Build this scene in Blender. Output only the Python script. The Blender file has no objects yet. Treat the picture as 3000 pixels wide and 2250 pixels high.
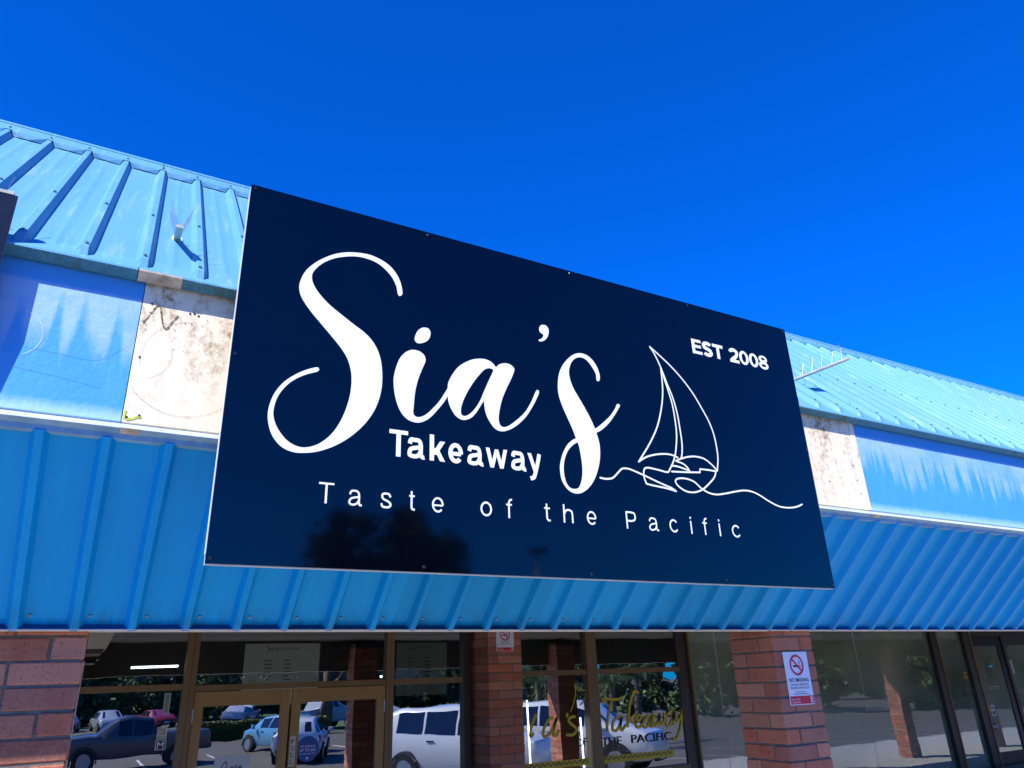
import bpy, bmesh, math, random
from mathutils import Vector, Matrix
random.seed(7)
S = bpy.context.scene
COL = S.collection
R = math.radians
ZC = 2.1                      # camera height above the footpath at the shop door

# ---------------------------------------------------------------- camera
cam_d = bpy.data.cameras.new('camera')
cam_d.sensor_width = 36.0
cam_d.lens = 25.51
cam_d.clip_start = 0.05
cam_d.clip_end = 2000
cam = bpy.data.objects.new('camera', cam_d)
COL.objects.link(cam)
yaw, pit, rol = R(29.918), R(22.212), R(-2.099)
fw = Vector((math.sin(yaw)*math.cos(pit), math.cos(yaw)*math.cos(pit), math.sin(pit)))
rt = Vector((math.cos(yaw), -math.sin(yaw), 0))
up = rt.cross(fw)
rt2 = rt*math.cos(rol) + up*math.sin(rol)
up2 = up*math.cos(rol) - rt*math.sin(rol)
M = Matrix((rt2, up2, -fw)).transposed().to_4x4()
M.translation = Vector((0, 0, ZC))
cam.matrix_world = M
S.camera = cam

# ---------------------------------------------------------------- sky, sun, exposure
SUN = Vector((-1.33, -1.0, 1.47)).normalized()
world = bpy.data.worlds.new('World')
S.world = world
world.use_nodes = True
wt = world.node_tree
bg = wt.nodes['Background']
sky = wt.nodes.new('ShaderNodeTexSky')
sky.sky_type = 'NISHITA'
sky.sun_disc = False
sky.sun_elevation = math.asin(SUN.z)
sky.sun_rotation = math.atan2(SUN.x, SUN.y)
sky.altitude = 0
sky.air_density = 1.0
sky.dust_density = 0.2
sky.ozone_density = 3.0
# the photograph's deep polarised blue: one filter colour over the whole sky
m1 = wt.nodes.new('ShaderNodeVectorMath'); m1.operation = 'MULTIPLY'
m1.inputs[1].default_value = (0.008, 0.56, 1.80)
wt.links.new(sky.outputs[0], m1.inputs[0])
wt.links.new(m1.outputs[0], bg.inputs[0])
bg.inputs[1].default_value = 0.1
sl = bpy.data.lights.new('sun', 'SUN')
sl.energy = 5.0
sl.angle = R(0.53)
sl.color = (1.0, 0.955, 0.88)
sun = bpy.data.objects.new('sun', sl)
COL.objects.link(sun)
sun.rotation_euler = SUN.to_track_quat('Z', 'Y').to_euler()
sun.location = (-20, -15, 25)
S.view_settings.view_transform = 'Standard'
S.view_settings.look = 'None'
S.view_settings.exposure = 0.65
S.view_settings.gamma = 1.0
S.view_settings.use_curve_mapping = False
S.cycles.max_bounces = 8
S.cycles.diffuse_bounces = 4
S.cycles.glossy_bounces = 4
S.cycles.transparent_max_bounces = 12
S.cycles.caustics_reflective = False
S.cycles.caustics_refractive = False

# ---------------------------------------------------------------- materials
def srgb(r, g, b):
    f = lambda c: (c/255/12.92) if c/255 <= 0.04045 else ((c/255+0.055)/1.055)**2.4
    return (f(r), f(g), f(b), 1.0)
MATS = {}
class NT:
    def __init__(s, name):
        s.m = bpy.data.materials.new(name); s.m.use_nodes = True
        s.t = s.m.node_tree; s.n = s.t.nodes; s.l = s.t.links
        s.b = s.n['Principled BSDF']; s.out = s.n['Material Output']
        MATS[name] = s.m
    def node(s, typ, **kw):
        nd = s.n.new('ShaderNode'+typ)
        for k, v in kw.items(): setattr(nd, k, v)
        return nd
    def link(s, a, b): s.l.new(a, b)
    def coord(s, scale=(1, 1, 1), kind='Object'):
        tc = s.node('TexCoord'); mp = s.node('Mapping'); mp.inputs['Scale'].default_value = scale
        s.link(tc.outputs[kind], mp.inputs[0]); return mp.outputs[0]
    def pos(s, scale=(1, 1, 1)):
        g = s.node('NewGeometry'); mp = s.node('Mapping'); mp.inputs['Scale'].default_value = scale
        s.link(g.outputs['Position'], mp.inputs[0]); return mp.outputs[0]
    def noise(s, vec, scale=5, detail=4, rough=0.6):
        nd = s.node('TexNoise'); nd.inputs['Scale'].default_value = scale
        nd.inputs['Detail'].default_value = detail; nd.inputs['Roughness'].default_value = rough
        if vec is not None: s.link(vec, nd.inputs['Vector'])
        return nd.outputs['Fac']
    def ramp(s, fac, stops):
        nd = s.node('ValToRGB'); e = nd.color_ramp.elements
        while len(e) < len(stops): e.new(0.5)
        for i, (p, c) in enumerate(stops):
            e[i].position = p; e[i].color = c if len(c) == 4 else (*c, 1)
        s.link(fac, nd.inputs[0]); return nd.outputs[0]
    def mix(s, fac, a, b, typ='MIX'):
        nd = s.node('Mix', data_type='RGBA', blend_type=typ)
        for sock, v in ((nd.inputs[0], fac), (nd.inputs[6], a), (nd.inputs[7], b)):
            if isinstance(v, (int, float)): sock.default_value = v
            elif isinstance(v, tuple): sock.default_value = v
            else: s.link(v, sock)
        return nd.outputs[2]
    def math(s, op, a, b=0.0, clamp=False):
        nd = s.node('Math', operation=op, use_clamp=clamp)
        for sock, v in ((nd.inputs[0], a), (nd.inputs[1], b)):
            if isinstance(v, (int, float)): sock.default_value = v
            else: s.link(v, sock)
        return nd.outputs[0]
    def bump(s, h, strength=0.3, dist=0.01):
        nd = s.node('Bump'); nd.inputs['Strength'].default_value = strength; nd.inputs['Distance'].default_value = dist
        s.link(h, nd.inputs['Height']); s.link(nd.outputs[0], s.b.inputs['Normal'])
    def base(s, c):
        if isinstance(c, tuple): s.b.inputs['Base Color'].default_value = c
        else: s.link(c, s.b.inputs['Base Color'])
    def rough(s, r):
        if isinstance(r, (int, float)): s.b.inputs['Roughness'].default_value = r
        else: s.link(r, s.b.inputs['Roughness'])
def plain(name, c, rough=0.5, metal=0.0, var=0.12, scale=8, bump=0.0, spec=0.5, stretch=(1, 1, 1)):
    t = NT(name)
    v = t.noise(t.pos(stretch), scale, 5, 0.65)
    lo = tuple(x*(1-var) for x in c[:3])+(1,); hi = tuple(min(1, x*(1+var)) for x in c[:3])+(1,)
    t.base(t.ramp(v, [(0.3, lo), (0.7, hi)]))
    t.rough(rough); t.b.inputs['Metallic'].default_value = metal
    t.b.inputs['Specular IOR Level'].default_value = spec
    if bump: t.bump(t.noise(t.pos(stretch), scale*6, 4), bump, 0.004)
    return t.m
def glow(name, c, e):
    t = NT(name); t.base(c); t.b.inputs['Emission Color'].default_value = c; t.b.inputs['Emission Strength'].default_value = e
    return t.m

# chalky pale blue roof paint
t = NT('roof_paint')
n1 = t.noise(t.pos((1, .35, .35)), 3.5, 6, 0.7); n2 = t.noise(t.pos((14, 1.2, 1.2)), 2.0, 5, 0.7)
c = t.mix(n1, (0.08, 0.285, 0.44, 1), (0.145, 0.36, 0.52, 1))
c = t.mix(t.ramp(n2, [(0.54, (0, 0, 0)), (0.84, (1, 1, 1))]), c, (0.30, 0.46, 0.60, 1))
n3 = t.noise(t.pos(), 55, 3, 0.7)
c = t.mix(t.ramp(n3, [(0.69, (0, 0, 0)), (0.76, (.55, .55, .55))]), c, (0.10, 0.24, 0.36, 1))
oi = t.node('ObjectInfo'); hv = t.node('HueSaturation'); t.link(c, hv.inputs['Color'])
t.link(t.math('ADD', .90, t.math('MULTIPLY', oi.outputs['Random'], .18)), hv.inputs['Value']); c = hv.outputs[0]
t.base(c); t.rough(0.5); t.b.inputs['Specular IOR Level'].default_value = 0.35
t.bump(t.noise(t.pos((1, .4, .4)), 6, 4), 0.18, 0.01)
# glossier mid blue soffit sheeting
t = NT('soffit_paint')
n1 = t.noise(t.pos((1.2, .6, .6)), 2.2, 5, 0.6); n2 = t.noise(t.pos((10, 1, 1)), 3, 5, 0.7)
c = t.mix(n1, (0.0, 0.235, 0.60, 1), (0.0, 0.345, 0.72, 1))
c = t.mix(t.ramp(n2, [(0.55, (0, 0, 0)), (0.85, (.5, .5, .5))]), c, (0.01, 0.39, 0.74, 1))
n3 = t.noise(t.pos(), 38, 3, 0.7)
c = t.mix(t.ramp(n3, [(0.70, (0, 0, 0)), (0.75, (.6, .6, .6))]), c, (0.01, 0.10, 0.25, 1))
gx = t.node('NewGeometry'); sz = t.node('SeparateXYZ'); t.link(gx.outputs['Position'], sz.inputs[0])
drt = t.math('MULTIPLY', t.ramp(t.math('SUBTRACT', sz.outputs[2], 2.33), [(0.0, (1, 1, 1)), (0.11, (0, 0, 0))]), t.ramp(t.noise(t.pos((9, 2, 2)), 3, 5, .7), [(.42, (0, 0, 0)), (.7, (.8, .8, .8))]))
c = t.mix(drt, c, (0.02, 0.10, 0.17, 1))
oi = t.node('ObjectInfo'); hv = t.node('HueSaturation'); t.link(c, hv.inputs['Color'])
t.link(t.math('ADD', .88, t.math('MULTIPLY', oi.outputs['Random'], .2)), hv.inputs['Value']); c = hv.outputs[0]
t.base(c); t.rough(0.4); t.b.inputs['Specular IOR Level'].default_value = 0.14
t.bump(t.noise(t.pos((1, .6, .6)), 5, 4), 0.22, 0.015)
# fascia paint: blue, with a bleached overspray band running down from the top in tongues
t = NT('fascia_paint')
g = t.node('NewGeometry'); sx = t.node('SeparateXYZ'); t.link(g.outputs['Position'], sx.inputs[0])
wv = t.noise(t.pos((6.5, 0.0, 0.15)), 1.0, 2.0, 0.55); fine = t.noise(t.pos((1, 1, 1)), 26, 5, 0.7)
zt = t.math('SUBTRACT', 3.46, sx.outputs[2])                        # metres below the eave
tri = t.math('ABSOLUTE', t.math('SINE', t.math('ADD', t.math('MULTIPLY', sx.outputs[0], 15.0), t.math('MULTIPLY', wv, 16.0))))
amp = t.math('MULTIPLY', t.math('SUBTRACT', t.noise(t.pos((2.6, 0, 0)), 1.0, 2), 0.15), 0.50)
lim = t.math('ADD', 0.045, t.math('MULTIPLY', tri, amp))
med = t.noise(t.pos((3, 1, 1)), 9, 4, .7)
d = t.math('ADD', t.math('ADD', t.math('SUBTRACT', zt, lim), t.math('MULTIPLY', t.math('SUBTRACT', fine, .5), 0.10)), t.math('MULTIPLY', t.math('SUBTRACT', med, .5), 0.12))
k = t.ramp(d, [(0.0, (1, 1, 1)), (0.12, (0, 0, 0))])
zb = t.math('SUBTRACT', sx.outputs[2], 2.958)
k2 = t.ramp(t.math('ADD', zb, t.math('MULTIPLY', t.math('SUBTRACT', fine, .5), 0.03)), [(0.012, (.55, .55, .55)), (0.05, (0, 0, 0))])
n1 = t.noise(t.pos(), 3.0, 5, 0.6)
blue = t.mix(n1, (0.045, 0.295, 0.68, 1), (0.085, 0.375, 0.78, 1))
pale = t.mix(fine, (0.24, 0.44, 0.74, 1), (0.38, 0.55, 0.78, 1))
k = t.math('MULTIPLY', k, t.ramp(t.math('ADD', zt, t.math('MULTIPLY', fine, .012)), [(0.036, (0, 0, 0)), (0.052, (1, 1, 1))]))
k = t.math('MULTIPLY', k, t.ramp(t.noise(t.pos((1.6, 1, 3)), 2.5, 4, .6), [(.25, (.35, .35, .35)), (.6, (.95, .95, .95))]))
c = t.mix(k, blue, pale); c = t.mix(k2, c, (0.55, 0.74, 0.9, 1))
st = t.noise(t.pos((14, 1, .5)), 2.0, 6, 0.7)
c = t.mix(t.ramp(st, [(0.60, (0, 0, 0)), (0.85, (.35, .35, .35))]), c, (0.48, 0.68, 0.9, 1))
sp = t.noise(t.pos(), 60, 3, .7)
c = t.mix(t.ramp(sp, [(0.70, (0, 0, 0)), (0.76, (.5, .5, .5))]), c, (0.03, 0.12, 0.3, 1))
t.base(c); t.rough(0.6); t.b.inputs['Specular IOR Level'].default_value = 0.3
t.bump(t.noise(t.pos(), 45, 5, .7), 0.35, 0.006)
# bare white fascia left where an older sign used to hang: brown stains, mould spots
t = NT('bare_white')
g = t.node('NewGeometry'); sx = t.node('SeparateXYZ'); t.link(g.outputs['Position'], sx.inputs[0])
topk = t.ramp(t.math('SUBTRACT', 3.45, sx.outputs[2]), [(0.04, (1, 1, 1)), (0.40, (.30, .30, .30))])
a = t.noise(t.pos((5, 1, 2.2)), 2.4, 7, 0.75); b = t.noise(t.pos(), 42, 5, 0.75)
stain = t.math('MULTIPLY', t.ramp(a, [(0.44, (0, 0, 0)), (0.60, (1, 1, 1))]), t.ramp(b, [(0.40, (.05, .05, .05)), (0.62, (1, 1, 1))]))
stain = t.math('MULTIPLY', stain, topk)
w1 = t.noise(t.pos(), 2.5, 4)
c = t.mix(w1, (0.80, 0.68, 0.48, 1), (0.88, 0.80, 0.62, 1))
c = t.mix(stain, c, (0.24, 0.13, 0.03, 1))
s2 = t.noise(t.pos((20, 1, 1.2)), 2.2, 6, .7)
c = t.mix(t.ramp(s2, [(0.58, (0, 0, 0)), (0.8, (.35, .35, .35))]), c, (0.52, 0.48, 0.38, 1))
t.base(c); t.rough(0.75); t.b.inputs['Specular IOR Level'].default_value = 0.2
t.bump(t.noise(t.pos(), 60, 4, .7), 0.2, 0.004)
# grimy teal eave flashing
t = NT('eave_flashing')
a = t.noise(t.pos((3, 1, 1)), 6, 6, .75); b = t.noise(t.pos(), 70, 4, .7)
c = t.mix(a, (0.015, 0.09, 0.16, 1), (0.05, 0.26, 0.38, 1))
c = t.mix(t.ramp(b, [(0.60, (0, 0, 0)), (0.68, (.8, .8, .8))]), c, (0.30, 0.38, 0.34, 1))
dd = t.noise(t.pos((2.2, 1, 1)), 3, 5, .8)
c = t.mix(t.ramp(dd, [(0.55, (0, 0, 0)), (0.7, (.85, .85, .85))]), c, (0.05, 0.075, 0.06, 1))
t.base(c); t.rough(0.7)
plain('bare_flashing', (0.42, 0.38, 0.31, 1), 0.7, var=.5, scale=14)
plain('trim_white', (0.70, 0.76, 0.80, 1), 0.45, var=.12, scale=12)
plain('trim_shade_blue', (0.20, 0.36, 0.50, 1), 0.5, var=.25, scale=12)  # shade on the trim's underside, painted into its colour
plain('drip_trim', (0.006, 0.085, 0.20, 1), 0.45, var=.35, scale=18)
plain('drip_white', (0.66, 0.62, 0.55, 1), 0.5, var=.15, scale=20)
plain('fascia_board', (0.03, 0.10, 0.22, 1), 0.7)
plain('steel', (0.45, 0.47, 0.48, 1), 0.35, metal=0.9, var=.1)
plain('screw_steel', (0.16, 0.22, 0.28, 1), 0.4, metal=0.7, var=.1)
plain('dark_screw', (0.03, 0.03, 0.04, 1), 0.25, metal=0.6, var=.1)
plain('bracket_plastic', (0.46, 0.44, 0.38, 1), 0.5, var=.25, scale=30)
plain('silicone', (0.62, 0.76, 0.84, 1), 0.5, var=.1)
# sign face: gloss navy composite panel
t = NT('sign_navy')
n1 = t.noise(t.pos(), 2.0, 4)
t.base(t.mix(n1, (0.0004, 0.0012, 0.0036, 1), (0.0006, 0.0016, 0.0046, 1)))
sm = t.noise(t.pos((1, 1, 1)), 5, 6, .7)
t.rough(t.ramp(sm, [(0.35, (.04, .04, .04)), (0.75, (.068, .068, .068))]))
t.b.inputs['Specular IOR Level'].default_value = 0.50
t.bump(t.noise(t.pos(), 1.6, 2), 0.03, 0.02)
plain('vinyl_white', (0.78, 0.79, 0.80, 1), 0.5, var=.015, scale=3, spec=.3)
plain('frame_alu', (0.58, 0.60, 0.62, 1), 0.4, var=.1, scale=20)
plain('sign_charcoal', (0.012, 0.013, 0.018, 1), 0.2, var=.2)
# bricks and mortar
t = NT('brick')
oi = t.node('ObjectInfo'); gi = t.node('NewGeometry')
rnd = t.math('FRACT', t.math('ADD', oi.outputs['Random'], gi.outputs['Random Per Island']))
c = t.ramp(rnd, [(0.0, (0.44, 0.095, 0.042)), (0.15, (0.42, 0.16, 0.095)), (0.30, (0.54, 0.135, 0.058)), (0.42, (0.24, 0.070, 0.045)), (0.58, (0.58, 0.215, 0.130)), (0.72, (0.44, 0.19, 0.13)), (0.86, (0.33, 0.095, 0.065)), (1.0, (0.50, 0.115, 0.052))])
a = t.noise(t.pos(), 9, 5, .7); b = t.noise(t.pos(), 85, 4, .75); e = t.noise(t.pos(), 190, 2, .6)
c = t.mix(t.ramp(a, [(0.35, (0, 0, 0)), (0.75, (.5, .5, .5))]), c, (0.50, 0.25, 0.15, 1))
c = t.mix(t.ramp(b, [(0.57, (0, 0, 0)), (0.66, (.85, .85, .85))]), c, (0.06, 0.02, 0.02, 1))
c = t.mix(t.ramp(e, [(0.70, (0, 0, 0)), (0.78, (.7, .7, .7))]), c, (0.55, 0.42, 0.33, 1))
t.base(c); t.rough(0.8); t.bump(b, 0.9, 0.006)
plain('mortar', (0.16, 0.14, 0.115, 1), 0.9, var=.25, scale=30, bump=.3)
# ground
t = NT('asphalt')
a = t.noise(t.pos(), 0.5, 5); b = t.noise(t.pos(), 60, 3)
c = t.mix(a, (0.062, 0.055, 0.045, 1), (0.105, 0.095, 0.080, 1)); c = t.mix(b, c, (0.13, 0.12, 0.10, 1), 'MIX')
t.base(c); t.rough(0.85)
t = NT('concrete')
a = t.noise(t.pos(), 1.2, 6); b = t.noise(t.pos(), 35, 4)
c = t.mix(a, (0.42, 0.40, 0.36, 1), (0.58, 0.56, 0.51, 1)); c = t.mix(t.ramp(b, [(.6, (0, 0, 0)), (.75, (.4, .4, .4))]), c, (0.22, 0.21, 0.19, 1))
t.base(c); t.rough(0.85)
plain('grass', (0.07, 0.12, 0.03, 1), 0.9, var=.4, scale=3)
plain('line_white', (0.65, 0.65, 0.63, 1), 0.7, var=.15, scale=10)
plain('yellow_paint', (0.70, 0.42, 0.03, 1), 0.6, var=.2, scale=10)
plain('red_paint', (0.42, 0.03, 0.03, 1), 0.5, var=.2, scale=10)
# shopfront
plain('bronze_frame', (0.20, 0.118, 0.045, 1), 0.42, var=.15, scale=6, stretch=(1, 1, .3))
plain('dark_frame', (0.035, 0.026, 0.022, 1), 0.4, var=.15, scale=6)
plain('door_bronze', (0.36, 0.20, 0.060, 1), 0.42, var=.12, scale=6)
plain('navy_door', (0.004, 0.005, 0.02, 1), 0.35, var=.2)
plain('ceiling_paint', (0.13, 0.12, 0.095, 1), 0.8, var=.1, scale=2)
plain('interior_dark', (0.018, 0.018, 0.022, 1), 0.8, var=.3, scale=1.5)
plain('interior_floor', (0.05, 0.045, 0.04, 1), 0.5, var=.3, scale=2)
plain('interior_grey', (0.22, 0.25, 0.19, 1), 0.8, var=.25, scale=0.8)
plain('blind_grey', (0.20, 0.19, 0.175, 1), 0.8, var=.12, scale=3, stretch=(12, 1, .2))
plain('paper', (0.62, 0.63, 0.60, 1), 0.6, var=.06, scale=4)
plain('board_grey', (0.55, 0.57, 0.56, 1), 0.35, var=.15, scale=3)
plain('board_dark', (0.07, 0.05, 0.045, 1), 0.35, var=.9, scale=16)
plain('beige_plastic', (0.34, 0.32, 0.26, 1), 0.5, var=.06)
plain('black_print', (0.008, 0.008, 0.010, 1), 0.4, var=.1)
plain('gold_vinyl', (0.66, 0.47, 0.01, 1), 0.4, var=.15, scale=20)
plain('red_print', (0.62, 0.015, 0.045, 1), 0.45, var=.06)
plain('blue_print', (0.008, 0.055, 0.32, 1), 0.35, var=.1)
plain('sign_white', (0.74, 0.77, 0.83, 1), 0.4, var=.03)
plain('cream_label', (0.60, 0.55, 0.42, 1), 0.5, var=.08)
plain('lime_paint', (0.45, 0.52, 0.03, 1), 0.6, var=.5, scale=40)
plain('grime', (0.16, 0.12, 0.06, 1), 0.8, var=.5, scale=60)
plain('pencil', (0.36, 0.34, 0.28, 1), 0.8, var=.3, scale=60)
glow('tube_light', (0.85, 0.93, 1.0, 1), 5)
glow('tube_dim', (0.9, 0.92, 0.85, 1), 4)
glow('menu_board_glow', (0.52, 0.56, 0.54, 1), 0.10); glow('menu_board_glow_dim', (0.34, 0.38, 0.36, 1), 0.05)  # glow added to the menu boards so they show through the glass
def glass(name, tint, ior, haze=0.0):
    t = NT(name)
    t.n.remove(t.b)
    tr = t.node('BsdfTransparent'); tr.inputs[0].default_value = tint
    gl = t.node('BsdfGlossy'); gl.inputs['Roughness'].default_value = 0.0
    gl.inputs['Color'].default_value = (0.93, 0.96, 0.97, 1)
    bp = t.node('Bump'); bp.inputs['Strength'].default_value = 0.05; bp.inputs['Distance'].default_value = 0.02
    t.link(t.noise(t.pos(), 1.7, 2, .5), bp.inputs['Height']); t.link(bp.outputs[0], gl.inputs['Normal'])
    fr = t.node('Fresnel'); fr.inputs[0].default_value = ior
    ms = t.node('MixShader'); t.link(fr.outputs[0], ms.inputs[0]); t.link(tr.outputs[0], ms.inputs[1]); t.link(gl.outputs[0], ms.inputs[2])
    last = ms.outputs[0]
    if haze:
        df = t.node('BsdfDiffuse'); df.inputs[0].default_value = (0.50, 0.60, 0.44, 1)
        mh = t.node('MixShader'); t.link(t.math('MULTIPLY', t.noise(t.pos((.6, 1, 1)), .9, 4), haze*2), mh.inputs[0])
        t.link(last, mh.inputs[1]); t.link(df.outputs[0], mh.inputs[2]); last = mh.outputs[0]
    t.link(last, t.out.inputs[0])
    return t.m
glass('shop_glass', (0.72, 0.74, 0.74, 1), 5.6)
glass('film_glass', (0.62, 0.70, 0.64, 1), 4.2, 0.36)
t = NT('clear_edge'); t.n.remove(t.b); tr = t.node('BsdfTransparent'); tr.inputs[0].default_value = (0.97, 0.985, 0.975, 1); t.link(tr.outputs[0], t.out.inputs[0])

# ---------------------------------------------------------------- helpers
class MB:
    def __init__(s): s.v = []; s.f = []; s.mi = []
    def add(s, vs, fs, mi=0):
        o = len(s.v); s.v += [tuple(p) for p in vs]; s.f += [tuple(i+o for i in f) for f in fs]; s.mi += [mi]*len(fs); return s
    def box(s, x0, x1, y0, y1, z0, z1, mi=0):
        return s.add([(x0, y0, z0), (x1, y0, z0), (x1, y1, z0), (x0, y1, z0), (x0, y0, z1), (x1, y0, z1), (x1, y1, z1), (x0, y1, z1)],
                     [(0, 3, 2, 1), (4, 5, 6, 7), (0, 1, 5, 4), (1, 2, 6, 5), (2, 3, 7, 6), (3, 0, 4, 7)], mi)
    def prism_x(s, prof, x0, x1, mi=0, caps=True):           # closed (y,z) profile swept along x
        n = len(prof)
        vs = [(x0, y, z) for y, z in prof]+[(x1, y, z) for y, z in prof]
        fs = [(i, (i+1) % n, n+(i+1) % n, n+i) for i in range(n)]
        if caps: fs += [tuple(range(n-1, -1, -1)), tuple(range(n, 2*n))]
        return s.add(vs, fs, mi)
    def prism_y(s, prof, y0, y1, mi=0):                      # closed (x,z) profile swept along y
        n = len(prof)
        vs = [(x, y0, z) for x, z in prof]+[(x, y1, z) for x, z in prof]
        return s.add(vs, [(i, (i+1) % n, n+(i+1) % n, n+i) for i in range(n)]+[tuple(range(n-1, -1, -1)), tuple(range(n, 2*n))], mi)
    def tube(s, pts, r, n=8, mi=0, r1=None):
        pts = [Vector(p) for p in pts]; rings = []; r1 = r if r1 is None else r1
        for i, p in enumerate(pts):
            d = (pts[min(i+1, len(pts)-1)]-pts[max(i-1, 0)]).normalized()
            a = d.orthogonal().normalized(); b = d.cross(a)
            rr = r+(r1-r)*i/max(1, len(pts)-1)
            rings.append([p+(a*math.cos(k*2*math.pi/n)+b*math.sin(k*2*math.pi/n))*rr for k in range(n)])
        vs = [q for rg in rings for q in rg]; fs = []
        for i in range(len(pts)-1):
            for k in range(n): fs.append((i*n+k, i*n+(k+1) % n, (i+1)*n+(k+1) % n, (i+1)*n+k))
        fs += [tuple(range(n-1, -1, -1)), tuple(range((len(pts)-1)*n, len(pts)*n))]
        return s.add(vs, fs, mi)
    def mesh(s, name, mats, smooth=False, recalc=False):
        me = bpy.data.meshes.new(name); me.from_pydata(s.v, [], s.f)
        for m in (mats if isinstance(mats, (list, tuple)) else [mats]): me.materials.append(MATS[m])
        if any(s.mi): me.polygons.foreach_set('material_index', s.mi)
        if recalc:
            bm = bmesh.new(); bm.from_mesh(me); bmesh.ops.recalc_face_normals(bm, faces=bm.faces); bm.to_mesh(me); bm.free()
        if smooth: me.polygons.foreach_set('use_smooth', [True]*len(me.polygons))
        me.update(); return me
    def build(s, name, mats, parent=None, smooth=False, recalc=True, bevel=0):
        return link(name, s.mesh(name, mats, smooth, recalc), parent, bevel)
def link(name, me, parent=None, bevel=0):
    o = bpy.data.objects.new(name, me); COL.objects.link(o)
    if parent is not None:
        o.parent = parent; o.matrix_parent_inverse = WORLD[parent.name].inverted()
    WORLD[o.name] = Matrix.Identity(4) if parent is None else WORLD[parent.name] @ WORLD[parent.name].inverted()
    if bevel:
        b = o.modifiers.new('bevel', 'BEVEL'); b.width = bevel; b.segments = 2; b.limit_method = 'ANGLE'
    return o
WORLD = {}
def thing(name, loc, label=None, cat=None, group=None):
    o = bpy.data.objects.new(name, None); COL.objects.link(o); o.location = loc; o.empty_display_size = .2
    WORLD[o.name] = Matrix.Translation(loc)
    if label: tag(o, label, cat, group)
    return o
def tag(o, label=None, cat=None, group=None, kind=None):
    if label: o['label'] = label
    if cat: o['category'] = cat
    if group: o['group'] = group
    if kind: o['kind'] = kind
    return o
def put(o, loc, rz=0):                  # place a part that was modelled about its own origin
    o.location = loc; o.rotation_euler = (0, 0, rz)
    WORLD[o.name] = Matrix.Translation(loc) @ Matrix.Rotation(rz, 4, 'Z')
    return o
def copy_tree(o, parent=None):
    c = o.copy(); COL.objects.link(c); c.parent = parent
    if parent is not None: c.matrix_parent_inverse = o.matrix_parent_inverse.copy()
    for ch in [x for x in o.children]: copy_tree(ch, c)
    return c
def rr(pts, n=6, closed=False):         # Catmull-Rom resample
    P = [Vector(p) for p in pts]; out = []; N = len(P)
    for i in range(N if closed else N-1):
        p0 = P[(i-1) % N] if closed or i > 0 else P[0]*2-P[1]
        p1 = P[i]; p2 = P[(i+1) % N]
        p3 = P[(i+2) % N] if closed or i+2 < N else P[-1]*2-P[-2]
        for k in range(n):
            u = k/n
            out.append(0.5*((2*p1)+(p2-p0)*u+(2*p0-5*p1+4*p2-p3)*u*u+(3*p1-p0-3*p2+p3)*u**3))
    if not closed: out.append(P[-1])
    return out
def ribbon(pts, w, smooth=True, cap=False):      # 2D stroke -> (verts, faces)
    P = [Vector(p).to_2d() for p in pts]
    if smooth and len(P) > 2: P = [q.to_2d() for q in rr([(p.x, p.y, 0) for p in P], 6)]
    vs = []; fs = []
    for i, p in enumerate(P):
        a = (P[i]-P[i-1]).normalized() if i > 0 else None
        b = (P[i+1]-P[i]).normalized() if i < len(P)-1 else None
        d = ((a or b)+(b or a)); d = d.normalized() if d.length > 1e-6 else (a or b)
        n = Vector((-d.y, d.x)); m = 1.0
        if a and b: m = min(1.6, 1/max(.3, n.dot(Vector((-a.y, a.x)))))
        vs += [p+n*w/2*m, p-n*w/2*m]
    for i in range(len(P)-1): fs.append((2*i, 2*i+1, 2*i+3, 2*i+2))
    if cap:
        for p, d0 in ((P[0], (P[0]-P[1]).normalized()), (P[-1], (P[-1]-P[-2]).normalized())):
            o = len(vs); a0 = math.atan2(d0.y, d0.x)
            vs += [p+Vector((math.cos(a0+(k/6-.5)*math.pi), math.sin(a0+(k/6-.5)*math.pi)))*w/2 for k in range(7)]
            fs.append(tuple(range(o, o+7)))
    return vs, fs
def flat(mb, vs, fs, x0, y, z0, sc=1.0, mi=0):   # put 2D (u,v) faces on a wall facing -Y
    for j, f in enumerate(fs):                   # every facet a hair prouder than the last, so overlaps never share a plane
        mb.add([(x0+vs[i][0]*sc, y-j*.000012, z0+vs[i][1]*sc) for i in f], [tuple(range(len(f)))], mi)
def outline_mesh(loops, x0, y, z0, sc):          # filled outline with holes -> (verts, faces) on a wall facing -Y
    cu = bpy.data.curves.new('outline', 'CURVE'); cu.dimensions = '2D'; cu.fill_mode = 'BOTH'
    for lp in loops:
        sp = cu.splines.new('POLY'); sp.points.add(len(lp)-1); sp.use_cyclic_u = True
        for i, p in enumerate(lp): sp.points[i].co = (p[0], p[1], 0, 1)
    o = bpy.data.objects.new('outline', cu); COL.objects.link(o)
    dg = bpy.context.evaluated_depsgraph_get(); me = o.evaluated_get(dg).to_mesh()
    vs = [(x0+v.co.x*sc, y, z0+v.co.y*sc) for v in me.vertices]; fs = [tuple(p.vertices) for p in me.polygons]
    o.evaluated_get(dg).to_mesh_clear(); bpy.data.objects.remove(o); bpy.data.curves.remove(cu)
    return vs, fs
TXT = {}
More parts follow.
